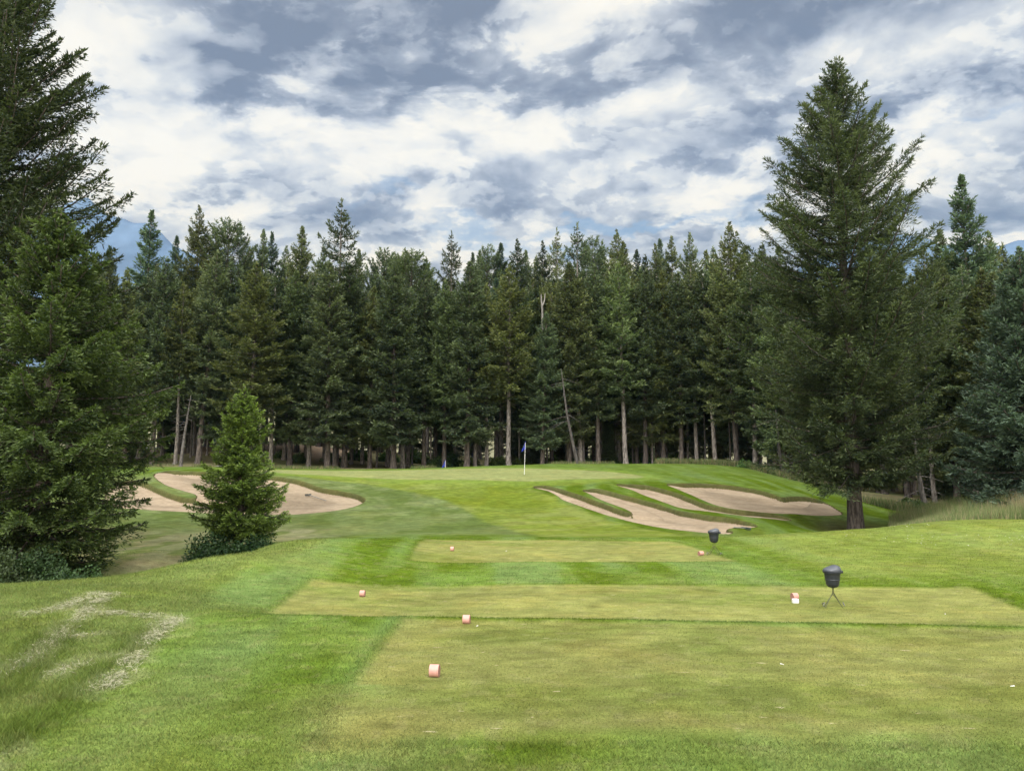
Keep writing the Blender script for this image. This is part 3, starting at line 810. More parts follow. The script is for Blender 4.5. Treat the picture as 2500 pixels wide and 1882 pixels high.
def build_trees():
    # ---- big spruce on the right
    prof = [(2.6, 2.8), (3.1, 3.6), (4.3, 4.2), (7.8, 4.75), (12.9, 4.55), (14.6, 4.2), (15.7, 3.95), (18.1, 2.9), (19.4, 2.0), (20.7, 1.25), (21.8, .55), (22.9, .08)]
    t, c = conifer(11, 22.6, .33, prof, whorl=.44, nb=8, el=(36, -3), droop=.14, uptip=.22, card=(.22, .042), tws=.088, twl=.30, cards=11, tipfresh=.5, gap=.08, hang=.22, lj=(.55, 1.12), elj=8, td=.34)
    x, y, _ = P(2087, 1290, 35); z = gz(x, y)
    put_tree('spruce_tree', tree_meshes('spruce', t, c, M['barkd'], M['fol']), (x, y, z - .05), scale=(1, 1, 1.036), label='tallest dark spruce, standing alone right of the bunkers, with a thick bare trunk', color=(.57, .60, .53))
    # ---- tall fir at the left edge
    prof = [(2.2, 2.8), (4, 4.4), (8, 5.0), (10.5, 4.9), (13, 4.4), (16, 3.4), (18.5, 2.2), (20.5, 1.0), (21.5, .1)]
    t, c = conifer(23, 21.5, .30, prof, whorl=.36, nb=8, td=.3, el=(44, -2), droop=.15, uptip=.2, card=(.17, .048), tws=.08, twl=.30, cards=9, tipfresh=.45, gap=.10, hang=.25, lj=(.5, .97))
    x, y, _ = P(-85, 1300, 24); z = gz(x, y)
    put_tree('fir_tree', tree_meshes('tall_fir', t, c, M['barkd'], M['fol']), (x, y, z), label='tallest fir at the left edge, its top cut off by the frame', rz=.6, color=(.68, .73, .62))
    # ---- full fir in front of it
    prof = [(.75, 1.9), (1.6, 2.75), (3, 2.95), (5, 3.1), (6.4, 2.6), (7.6, 1.9), (8.6, 1.35), (9.6, .75), (10.3, .1)]
    t, c = conifer(37, 10.3, .22, prof, whorl=.30, nb=9, el=(34, -2), droop=.24, uptip=.12, card=(.125, .040), tws=.06, twl=.33, cards=10, tipfresh=.75, gap=.05, hang=.45, lj=(.62, 1.10))
    x, y, _ = P(95, 1330, 19.6); z = gz(x, y)
    put_tree('fir_tree', tree_meshes('full_fir', t, c, M['barkd'], M['folh']), (x, y, z - .1), label='full bushy fir with green tipped drooping boughs above the left edge shrubs', rz=2.0, color=(.80, .80, .76))
    # ---- small fir in the hollow
    prof = [(1.05, 1.0), (1.35, 1.3), (1.8, 1.5), (2.6, 1.42), (3.3, 1.15), (4.0, .85), (4.6, .72), (5.0, .55), (5.5, .25), (5.85, .04)]
    t, c = conifer(41, 5.85, .12, prof, whorl=.20, nb=9, el=(32, 4), droop=.14, uptip=.12, card=(.11, .034), tws=.042, twl=.38, cards=8, tipfresh=.85, gap=.07, hang=.28, lj=(.58, 1.1))
    x, y, _ = P(582, 1360, 24); z = gz(x, y)
    put_tree('young_fir_tree', tree_meshes('young_fir', t, c, M['barkd'], M['folh']), (x, y, P(582, 940, 24)[2] - 5.85), label='small bright green young fir rising from a dark shrub in front of the left bunker', color=(1.75, 1.75, 1.2))
    # ---- blue-green spruce at the right edge
    prof = [(.3, 2.4), (1.2, 2.9), (3, 2.75), (6, 1.9), (8.5, 1.0), (10.4, .1)]
    t, c = conifer(53, 10.4, .2, prof, whorl=.30, nb=9, el=(30, -6), droop=.16, uptip=.2, card=(.21, .042), tws=.078, twl=.34, cards=9, tipfresh=.6, gap=.03, hang=.35, lj=(.72, 1.08))
    x, y, _ = P(2530, 1240, 32)
    put_tree('spruce_tree', tree_meshes('blue_spruce', t, c, M['barkd'], M['folb']), (x, y, gz(x, y) - .2), scale=(1.12, 1.12, 1.12), label='blue green spruce with boughs to the ground behind tall grass at the right edge', color=(.95, 1.0, 1.05))

    # ---- forest prototypes (shared mesh data)
    base = dict(card=(.33, .088), tws=.155, twl=.27, cards=7, lj=(.42, 1.12), gap=.12)
    def pr(H, cb, r, top=.75, s=1.0):
        r *= 1.14
        return [(cb, r * .66), (cb + .10 * (H - cb), r), (cb + .45 * (H - cb), r * .92 * s), (cb + (top - .05) * (H - cb), r * .62), (cb + .86 * (H - cb), r * .34), (cb + .95 * (H - cb), r * .12), (H, .03)]
    protos = {}
    spec = [
        ('fir', 101, dict(H=22, r0=.24, prof=pr(22, 5.5, 2.7), whorl=.46, nb=7, el=(42, -4), dead_from=1.6)),
        ('fir', 102, dict(H=22, r0=.22, prof=pr(22, 7.5, 2.5), whorl=.5, nb=7, el=(40, 0), dead_from=2.0, gap=.14)),
        ('fir', 103, dict(H=22, r0=.25, prof=pr(22, 3.2, 2.9), whorl=.46, nb=8, el=(40, -8), dead_from=.8, hang=.35)),
        ('narrow', 104, dict(H=22, r0=.20, prof=pr(22, 4.5, 1.9), whorl=.42, nb=7, el=(46, 2), dead_from=1.0)),
        ('narrow', 105, dict(H=22, r0=.20, prof=pr(22, 8.0, 1.9), whorl=.46, nb=7, el=(44, 4), dead_from=1.0, gap=.16)),
        ('pine', 106, dict(H=22, r0=.22, prof=[(10, 1.4), (12, 2.5), (16, 2.9), (19.5, 2.5), (21.2, 1.5), (22, .4)], whorl=.55, nb=6, el=(50, 8), clump=.35, dead_from=3.0, lj=(.6, 1.1), uptip=.35)),
        ('open', 107, dict(H=22, r0=.22, prof=pr(22, 5, 2.7, .8), whorl=.62, nb=5, el=(30, -6), gap=.18, dead_from=1.4, uptip=.28)),
        ('bare', 108, dict(H=22, r0=.22, prof=pr(22, 11, 2.3), whorl=.5, nb=6, el=(40, 0), dead_from=2.0, dead=.9)),
        ('low', 109, dict(H=12, r0=.14, prof=pr(12, .6, 2.1), whorl=.36, nb=8, el=(38, -6))),
    ]
    for k, (kind, seed, kw) in enumerate(spec):
        a = dict(base); a.update(kw)
        t, c = conifer(seed, **a)
        protos[seed] = (tree_meshes(kind + '_conifer', t, c, M['bark'] if seed in (102, 105, 108, 107) else M['barkd'], M['folb'] if seed in (104,) else M['fol']), kw['H'])
    g = random.Random(5)
    placed = []          # (u, v_top, x, y, row, kind)
    tints = [(1, 1, 1), (.80, .84, .86), (1.12, 1.06, .92), (1.2, 1.1, .82), (.92, 1.0, 1.06), (.72, .78, .78), (1.05, 1.12, 1.0)]
    def put(u, vtop, Y, seed, wid=1.0, row='front', tint=None, look=None, ub=None):
        me, H0 = protos[seed]
        ub = u if ub is None else ub
        # base u: vertical lines converge upward a little in a camera that looks up
        xt = P(u, vtop, Y)
        x = xt[0]; z = gz(x, Y)
        H = xt[2] - z
        s = H / H0
        sw = max(.5, s) ** .75 * wid
        placed.append(dict(u=u, v=vtop, x=x, y=Y, z=z - .1, s=(sw, sw, s), seed=seed, row=row, tint=tint or g.choice(tints), look=look, rz=g.random() * 6.28))
    # silhouettes seen against the sky (photo pixel of the top, distance)
    for a in [
        (272,600,80,104,.9), (236,630,76,101,1), (367,514,74,104,1.05), (430,575,82,104,.9), (486,503,78,102,.85), (525,590,84,103,1), (562,533,80,106,1.05), (610,600,88,101,1),
        (645,562,82,104,.85), (668,566,86,104,.85), (700,600,84,102,.9), (742,554,80,103,.9), (790,600,88,101,.9), (834,484,72,107,1.0), (880,610,90,103,.9), (938,606,96,106,.9), (985,618,96,106,.9), (1006,607,90,106,1.1), (1040,625,98,101,.9),
        (1102,563,78,107,.85), (1158,618,105,104,.9), (1175,612,100,105,.9), (1190,597,100,106,.75), (1220,593,100,104,1.1), (1258,584,96,105,1.0), (1288,612,104,104,.9), (1310,622,104,101,.9), (1322,588,94,105,.85), (1360,556,92,107,.8),
        (1409,542,74,107,.95), (1446,576,84,106,.85), (1475,610,92,103,.9), (1503,562,76,102,.9), (1520,588,86,103,.9), (1555,612,98,104,1), (1575,620,100,101,1), (1596,596,96,105,.8), (1609,583,104,104,1), (1639,578,100,105,.9), (1684,568,92,102,.8), (1720,612,96,103,.9),
        (1740,600,84,101,.9), (1780,542,70,102,1.0), (1815,600,76,103,1.0), (1860,590,72,101,1), (1905,600,70,103,1), (2150,600,62,101,1.0), (2200,640,56,103,1.0), (2250,600,62,102,1), (2290,560,66,103,1), (2339,427,56,104,1.15), (2385,600,62,103,1), (2407,565,66,105,.9), (2447,590,70,101,.9), (2485,600,62,103,1), (2525,570,62,101,1)]:
        u, v, Y, sd, w = a
        put(u, v, Y, sd, w, 'skyline')
    # front row: crowns in front of the mass, trunks on the edge of the lawn
    for a in [(205,650,64,103,1),(270,640,66,101,1.05),(330,660,67,103,1),(363,640,69,102,.95),(395,625,68,101,1.0),(448,690,68,108,.9),(507,610,69,101,1.1),(560,640,70,103,1.0),(628,637,66,101,1.2),(678,690,69,105,1.1),(723,660,70,103,1.1),
              (768,670,70,102,1.1),(812,640,68,103,1.15),(853,640,70,101,1.2),(912,700,70,103,1.0),(970,648,68,103,1.15),(991,690,70,108,1.1),(1040,680,71,101,1.0),(1088,680,70,101,1.0),(1143,637,70,103,1.1),(1161,700,71,108,.9),(1190,690,71,102,1.0),(1240,644,70,102,1.15),(1290,690,74,101,1),
              (1322,762,70.5,103,1.0),(1345,690,75,106,1.0),(1385,640,72,103,1.0),(1415,650,72,102,1.1),(1455,640,72,101,1.0),(1518,630,71,102,1.1),(1567,655,72,101,1.05),(1610,660,72,103,1.0),(1653,660,71,101,1.05),(1691,640,71,105,1.0),(1733,650,70,102,1.05),(1785,630,68,101,1.0),(1827,640,65,102,1.1),(1875,640,64,103,1.0),(1915,660,62,101,1.0),
              (1975,650,60,103,1),(2130,650,54,101,1.0),(2185,660,52,101,1.05),(2251,680,47,105,1.0),(2300,650,47,103,1.0),(2345,640,46,102,1.0),(2395,650,45,101,1),(2440,660,44,103,1),(2500,690,42,103,1)]:
        u, v, Y, sd, w = a
        put(u, v, Y, sd, w, 'front')
    # second and third rows filling the wood
    u = 210
    while u < 2540:
        Y = (74 if u < 1850 else 58 - (u - 1850) * .008) + g.uniform(0, 5)
        put(u + g.uniform(-12, 12), g.uniform(655, 745), Y, g.choice([102, 105, 101, 102] if 480 < u < 1300 else [101, 102, 103, 103, 103, 101]), g.uniform(.9, 1.15), 'second'); u += g.uniform(40, 56)
    u = 200
    while u < 2540:
        Y = (86 if u < 1850 else 70) + g.uniform(0, 12)
        put(u + g.uniform(-12, 12), g.uniform(645, 715), Y, g.choice([101, 102, 103, 104, 105]), g.uniform(.9, 1.2), 'third'); u += g.uniform(40, 60)
    # slender stems crowding the edge, and scattered conifers in the open ground behind
    u = 400
    while u < 1800:
        put(u + g.uniform(-8, 8), g.uniform(700, 800), g.uniform(71.5, 80), g.choice([105, 108, 108]), g.uniform(.5, .68), 'slender'); u += g.uniform(30, 56)
    u = 480
    while u < 1560:
        put(u + g.uniform(-10, 10), g.uniform(860, 1000), g.uniform(98, 118), 109, g.uniform(.9, 1.4), 'behind'); u += g.uniform(55, 95)
    # young conifers of the understorey
    for u, v, Y in [(1080,1010,76),(1262,1000,78),(1300,1040,74),(1480,1030,76),(1560,1000,80),(1700,990,78),(1900,960,68),(1945,1000,64),(330,930,70),(2280,960,52),(2400,940,47),(1370,1020,80),(1640,1040,80),(420,1000,78),(1760,1000,76),(1820,1020,74),(1410,1000,86),(1530,1030,84),(2330,1000,50),(2440,1010,47)]:
        put(u, v, Y, 109, g.uniform(.8, 1.1), 'young')
    # ---- labels: row and ordinal counted from the flagstick, spruce and other landmarks
    FU = 1281
    look = {101: 'dense dark fir', 102: 'grey trunked fir', 103: 'broad heavy fir', 104: 'narrow pointed conifer', 105: 'slim thin crowned conifer', 106: 'round topped pine', 107: 'open branched fir', 108: 'high crowned bare conifer', 109: 'young conifer'}
    rows = {'skyline': 'on the skyline', 'front': 'in the front row', 'second': 'in the second row', 'third': 'in the far row', 'young': 'in the understorey', 'slender': 'behind the front row', 'behind': 'in the clearing behind'}
    ordn = ['first', 'second', 'third', 'fourth', 'fifth', 'sixth', 'seventh', 'eighth', 'ninth', 'tenth', 'eleventh', 'twelfth', 'thirteenth', 'fourteenth', 'fifteenth', 'sixteenth', 'seventeenth', 'eighteenth', 'nineteenth', 'twentieth']
    def word(n):
        return ordn[n] if n < 20 else str(n + 1) + 'th'
    cnt = {}
    for sidev in (-1, 1):
        for q in sorted([p for p in placed if (p['u'] < FU) == (sidev < 0)], key=lambda p: abs(p['u'] - FU)):
            key = (q['row'], q['seed'], sidev)
            k = cnt.get(key, 0); cnt[key] = k + 1
            q['label'] = f"{look[q['seed']]} {rows[q['row']]}, {word(k)} such tree {'left' if sidev < 0 else 'right'} of the flagstick"
    nm = {101: 'fir_tree', 102: 'fir_tree', 103: 'fir_tree', 104: 'spruce_tree', 105: 'spruce_tree', 106: 'pine_tree', 107: 'fir_tree', 108: 'pine_tree', 109: 'young_fir_tree'}
    for q in placed:
        tl = (0, 0)
        if q['row'] == 'front' and g.random() < .4: tl = (g.uniform(-.03, .03), g.uniform(-.05, .05))
        put_tree(nm[q['seed']], protos[q['seed']][0], (q['x'], q['y'], q['z']), q['s'], q['rz'], q['label'], 'conifers of the forest behind the green', q['tint'], tilt=tl)
    # bare leaning dead trunks and the white snag
    def snag(name, pts, rad, mat, label, limbs):
        e = empty(name, pts[0]); tag(e, label, 'tree')
        p0 = np.array(pts[0]); mb = MB(); mb.tube(np.array(pts) - p0, rad, 8); mb.build('trunk', mat, e)
        mb = MB()
        gg = np.random.default_rng(len(label))
        for _ in range(limbs):
            t = gg.uniform(.25, .95); i = int(t * (len(pts) - 1)); a = np.array(pts[i]) * (1 - (t * (len(pts) - 1) - i)) + np.array(pts[min(i + 1, len(pts) - 1)]) * (t * (len(pts) - 1) - i) - p0
            L = gg.uniform(.6, 2.2); th = gg.random() * 6.28
            d = np.array([math.cos(th), math.sin(th) * .6, gg.normal() * .15 - .1])
            k = np.linspace(0, 1, 5)[:, None]
            mb.tube(a + d * L * k + np.array([0, 0, -.2]) * L * k * k, .03 * (1 - k[:, 0] * .8), 4, False)
        if limbs: mb.build('dead_limbs', mat, e)
    def pix(u, v, Y): return P(u, v, Y)
    snag('dead_tree', [pix(440,1146,64), pix(448,1080,64.3), pix(457,1020,64.6), pix(466,965,65)], [.17, .12, .08, .02], M['snag'], 'leaning grey dead trunk with bare side twigs, behind the left bunker', 26)
    snag('dead_tree', [pix(1412,1142,67), pix(1398,1080,67), pix(1384,1010,67), pix(1370,900,67.4)], [.17, .13, .10, .02], M['snag'], 'grey dead trunk leaning left, right of the flagstick at the lawn edge', 10)
    snag('dead_tree', [pix(2262,1250,43), pix(2250,1200,43), pix(2240,1140,43), pix(2232,1060,43)], [.18, .15, .11, .03], M['snag'], 'grey dead trunk leaning left behind the right mound', 8)
    snag('dead_tree', [pix(1912,1150,60), pix(1902,1100,60), pix(1894,1000,60)], [.2, .15, .03], M['snag'], 'grey dead trunk beside the foliage of the tall spruce', 8)
    snag('dead_tree', [pix(1327,1140,73.0), pix(1325,900,73), pix(1324,753,73), pix(1322,735,73), pix(1321,718,73)], [.16, .12, .10, .08, .04], M['dead'], 'white bleached forked snag showing high in the forest right of the flagstick', 0)
    e = bpy.data.objects['dead_tree.004']
    mb = MB(); b0 = np.array(pix(1327,1140,73.0))
    mb.tube(np.array([pix(1324,748,73), pix(1329,735,72.9), pix(1331,716,72.9)]) - b0, [.07, .06, .03], 6); mb.build('fork', M['dead'], e)

# ------------------------------------------------------------------ shrubs
def shrub_mesh(name, seed, rx, ry, rz, n, card=(.09, .05), mat=None, stems=10):
    g = np.random.default_rng(seed)
    nc = 26
    cen = norm(g.normal(size=(nc, 3))) * (g.random((nc, 1)) ** .5) * .72; cen[:, 2] = np.abs(cen[:, 2])
    rad = g.uniform(.22, .42, nc)
    k = g.integers(0, nc, n)
    p = cen[k] + norm(g.normal(size=(n, 3))) * (rad[k] * g.random(n) ** .35)[:, None]
    p[:, 2] = np.maximum(p[:, 2], 0.0)
    p = p * np.array([rx, ry, rz])
    d = norm(g.normal(size=(n, 3)) + np.array([0, 0, .4])); s = norm(np.cross(d, g.normal(size=(n, 3)) * .6 + np.array([0, 0, 1.0])))
    ln = card[0] * g.uniform(.6, 1.3, n); wd = card[1] * g.uniform(.7, 1.2, n)
    V = np.stack([p, p + d * (ln * .5)[:, None] + s * (wd / 2)[:, None], p + d * ln[:, None], p + d * (ln * .5)[:, None] - s * (wd / 2)[:, None]], 1)
    t = np.clip(.35 + g.normal(size=nc)[k] * .15 + g.normal(size=n) * .2, 0, 1)
    o = mesh_np(name + '_foliage', V.reshape(-1, 3), np.arange(n * 4).reshape(n, 4), mat, attrs={'tint': np.repeat(t, 4)}, smooth=False)
    mc = o.data; bpy.data.objects.remove(o)
    mb = MB()
    for i in range(stems):
        q = cen[i] * np.array([rx, ry, rz])
        mb.tube([(0.1 * q[0], .1 * q[1], -.1), tuple(q * .5 + np.array([0, 0, .1])), tuple(q)], [.018, .013, .006], 4, False)
    me = bpy.data.meshes.new(name + '_stems'); me.from_pydata(mb.v, [], mb.f); me.materials.append(M['barkd']); me.update()
    return me, mc
def put_shrub(meshes, loc, label, scale=1, rz=0, color=(1, 1, 1), group=None):
    e = empty('shrub', loc, rz); e.scale = (scale,) * 3; tag(e, label, 'shrub', group)
    for nm, me in zip(('stems', 'foliage'), meshes):
        o = bpy.data.objects.new(nm, me); col.objects.link(o); o.parent = e; o.color = (*color, 1)
def build_shrubs():
    A = shrub_mesh('shrub', 1, 1.35, 1.2, 1.35, 15000, (.085, .05), M['leaf'])
    B = shrub_mesh('shrub', 2, 1.1, 1.0, .95, 11000, (.075, .045), M['leaf'])
    Cc = shrub_mesh('edge_shrub', 3, 1.3, 1.1, 1.3, 3500, (.19, .11), M['leaf'])
    def at(m, u, Y, lab, s=1, rz=0, c=(1, 1, 1), dz=0):
        x = (u - CU) / F * Y * 1.02; put_shrub(m, (x, Y, gz(x, Y) + dz), lab, s, rz, c)
    at(A, 20, 17.2, 'grey green leafy shrub at the very left edge, on the bank crest', 1.0, 0, (1.25, 1.15, 1.15), -.1)
    at(A, 120, 17.4, 'dark leafy shrub under the full fir, middle of its clump', .95, 1.3, (.85, .95, .9), -.1)
    at(B, 215, 17.8, 'dark leafy shrub at the right end of the clump under the full fir', 1.0, 2.3, (.75, .9, .8), -.15)
    at(B, 572, 22.9, 'dark rounded shrub at the foot of the small young fir', 1.32, .4, (.62, .82, .70), .08)
    at(B, 628, 23.2, 'low dark shrub on the right side of the small fir foot', 1.0, 3.4, (.58, .8, .68), .08)
    at(B, 522, 22.9, 'low dark shrub on the left side of the small fir foot', .8, 2.4, (.5, .7, .6), .0)
    pos = [(1805, 63, 'bright green shrub by the grey trunk at the forest edge', .8, (1.1, 1.3, .9)), (1150, 73, 'light shrub among the trunks left of the flagstick', 1.1, (1.3, 1.2, .9)), (1215, 75, 'pale shrub directly left behind the flagstick', 1.2, (1.4, 1.3, .9)),
           (1275, 74, 'olive shrub behind the flagstick', 1.1, (1.3, 1.15, .8)), (1345, 76, 'light shrub first right of the flagstick among trunks', 1.3, (1.4, 1.35, .9)), (1640, 78, 'light green shrub among trunks above the right bunkers', 1.6, (1.5, 1.6, .9)),
           (1500, 76, 'shrub between grey trunks above the finger bunkers', 1.0, (1, 1, .8)), (740, 74, 'grey green shrub on the dirt bank left of the green', 1.0, (1, 1, .9)), (700, 76, 'low shrub on the dirt bank beside the cart path', .8, (1.1, 1.1, .9)), (1560, 79, 'tall shrub among trunks above the oval bunker', 1.6, (1.2, 1.3, .9)),
           (2195, 44, 'green shrub behind the tall spruce trunk', .8, (1.1, 1.2, .9)), (2225, 42.5, 'grey green shrub at the left end of the tall grass', .7, (1.2, 1.3, 1.2)), (1075, 72, 'dark shrub by the second flag', 1.2, (.9, 1, .8)), (1105, 74, 'leafy shrub just right of the second flag', 1.5, (.8, 1, .8))]
    k = 0
    for u, Y, s, c in [(560, 72, .9, (1.2, 1.2, .9)), (640, 75, 1.1, (1.3, 1.3, 1.0)), (820, 76, 1.0, (1.1, 1.2, .9)), (880, 80, 1.4, (1.3, 1.4, 1.0)), (955, 82, 1.3, (1.2, 1.35, .9)), (1020, 84, 1.5, (1.3, 1.4, 1.0)), (1390, 76, 1.2, (1.2, 1.3, .9)), (1450, 80, 1.5, (1.3, 1.4, 1.0)), (1600, 74, 1.0, (1.2, 1.3, .9)), (1690, 76, 1.3, (1.2, 1.4, .9)), (1760, 72, 1.1, (1.2, 1.3, .9)), (1870, 62, .9, (1.1, 1.3, .9)), (2310, 46, .7, (1.2, 1.3, 1.0)), (2370, 45, .8, (1.1, 1.2, 1.0))]:
        pos.append((u, Y, 'olive green bush at the foot of the forest, %s from the left of its row' % ['first', 'second', 'third', 'fourth', 'fifth', 'sixth', 'seventh', 'eighth', 'ninth', 'tenth', 'eleventh', 'twelfth', 'thirteenth', 'fourteenth'][k], s, c)); k += 1
    for u, Y, lab, s, c in pos:
        at(Cc, u, Y, lab, s, u % 6, c, -.15)

# ------------------------------------------------------------------ small objects
def seed_container(u, v, rz, label):
    """divot mix container on a wire stand"""
    x, y = cast(u, v, 11, 24) ; z = gz(x, y)
    e = empty('divot_mix_container', (x, y, z), rz); e.scale = (.86, .86, 1.10); tag(e, label, 'container', 'divot mix containers on the tees')
    b0 = 0.30
    mb = MB()
    mb.lathe([(.045, b0), (.085, b0 + .008), (.112, b0 + .03), (.124, b0 + .06), (.134, b0 + .115), (.140, b0 + .117), (.141, b0 + .125), (.137, b0 + .13), (.150, b0 + .20), (.157, b0 + .222)], 32)
    mb.build('bucket', M['black'], e)
    mb = MB()
    mb.lathe([(.150, b0 + .215), (.172, b0 + .222), (.174, b0 + .232), (.170, b0 + .236), (.178, b0 + .24), (.180, b0 + .252), (.170, b0 + .258)], 32)
    rim = mb.build('rim', M['black'], e)
    mb = MB(); mb.box((.182, 0, b0 + .238), (.05, .09, .042)); mb.build('hinge', M['black'], rim, bevel=.008)
    # lid: dome with a lower front lobe and a higher rear lobe
    n, rings = 36, 9; V = []; Fc = []
    for i in range(rings):
        t = i / (rings - 1)
        rr_ = .172 * math.cos(t * math.pi / 2) ** .75 if i < rings - 1 else .002
        for k in range(n):
            a = 2 * math.pi * k / n
            X, Yy = rr_ * math.cos(a), rr_ * math.sin(a) * .95
            hgt = .060 + .022 * float(sstep(-.04, .05, X)) - .012 * float(sstep(-.02, -.15, X))
            V.append((X * .985 + (0.02 * t), Yy, b0 + .262 + hgt * math.sin(t * math.pi / 2)))
    for i in range(rings - 1):
        for k in range(n):
            Fc.append((i * n + k, i * n + (k + 1) % n, (i + 1) * n + (k + 1) % n, (i + 1) * n + k))
    Fc.append(tuple((rings - 1) * n + k for k in range(n))); Fc.append(tuple(range(n))[::-1])
    mb = MB(); mb.add(V, Fc); mb.build('lid', M['lid'], e)
    # crossed wire legs: each rod comes down straight, then splays
    for yy, xx in ((-.055, -.026), (.055, .026)):
        for sg in (-1, 1):
            mb = MB()
            mb.tube([(xx, yy * .6, b0 + .02), (xx, yy * .6, b0 - .075), (xx + sg * .012, yy * .62, b0 - .095), (xx + sg * .205, yy * 1.5, -.03)], .0078, 8)
            mb.build('leg', M['wire'], e)
    for sg in (-1, 1):
        mb = MB()
        mb.tube([(sg * .215 - .026, -.075, .03), (sg * .185, -.02, .075), (sg * .205, .03, .06), (sg * .215 + .026, .075, .03)], .0078, 8)
        mb.build('foot_brace', M['steel'], e)
    return e
def tee_marker(u, v, label, mat=None, y0=5.5, y1=24, rz=0, r=.058, L=.088, group='round tee markers', endmat=None, z0=0.0):
    x, y = cast(u, v, y0, y1); z = gz(x, y)
    e = empty('tee_marker', (x, y, z + z0), rz); tag(e, label, 'tee marker', group)
    n = 28
    mb = MB(); mb.tube([(-L / 2, 0, r - .004), (L / 2, 0, r - .004)], r, n)
    # a slightly out-of-round log slice
    mb.v = [(p[0], p[1] * .92, p[2] * 1.0) for p in mb.v]
    mb.f = [f for f in mb.f if len(f) == 4]
    mb.build('body', mat or M['pink'], e)
    for sg in (-1, 1):
        mb = MB(); mb.tube([(sg * (L / 2 - .003), 0, r - .004), (sg * (L / 2 + .001), 0, r - .004)], r * .985, n); mb.v = [(p[0], p[1] * .92, p[2]) for p in mb.v]
        mb.build('end_face', endmat or M['pinkend'], e)
    return e
def flag(u, v, Y, h, label, lean):
    x, y, z = P(u, v, Y); z = gz(x, y)
    e = empty('flagstick', (x, y, z)); tag(e, label, 'flagstick', 'flagsticks')
    mb = MB(); mb.tube([(0, 0, -.05), (lean * h, 0, h)], [.017, .013], 8); mb.build('pole', M['white'], e)
    # limp cloth hanging in folds
    V = []; nx, nz = 9, 10
    for j in range(nz):
        t = j / (nz - 1)
        for i in range(nx):
            s = i / (nx - 1)
            droop = .10 * s
            V.append((lean * h - s * (.08 + .19 * t ** 1.2) + .03 * math.sin(s * 9 + t * 2) * t, .06 * math.sin(s * 11 + t * 1.5) * (.3 + s), h - .02 - t * .46 - droop * (1.2 + .6 * t)))
    f = [(j * nx + i, j * nx + i + 1, (j + 1) * nx + i + 1, (j + 1) * nx + i) for j in range(nz - 1) for i in range(nx - 1)]
    mb = MB(); mb.add(V, f); o = mb.build('flag', M['blue'], e)
    s = o.modifiers.new('thick', 'SOLIDIFY'); s.thickness = .006
    mb = MB(); mb.tube([(lean * h, 0, h - .01), (lean * h, 0, h + .03)], .022, 10); mb.build('finial', M['blue'], e)
def rake(uh, vh, ut, vt, y0, label, sand=True):
    (x0, yy0), (x1, yy1) = cast(uh, vh, y0, 60), cast(ut, vt, y0, 60)
    def hh(x, y):
        zz = base_h(np.array([x]), np.array([y]))[0]
        return zz - (.24 if sand else 0) + .02
    z0 = hh(x0, yy0); z1 = hh(x1, yy1)
    e = empty('bunker_rake', (x0, yy0, z0)); tag(e, label, 'rake', 'bunker rakes')
    d = np.array([x1 - x0, yy1 - yy0, z1 - z0]); 
    mb = MB(); mb.tube([(0, 0, .05), tuple(d + np.array([0, 0, .03]))], .019, 8); mb.build('handle', M['steel'], e)
    a = math.atan2(d[1], d[0]) + math.pi / 2 + .5
    mb = MB(); mb.box((0, 0, .055), (.62, .05, .05), a); hd = mb.build('head', M['rakedark'], e, smooth=False)
    mb = MB()
    for i in range(13):
        t = (i - 6) * .047; mb.tube([(t * math.cos(a), t * math.sin(a), .04), (t * math.cos(a), t * math.sin(a), -.03)], .009, 5)
    mb.build('teeth', M['rakedark'], hd)
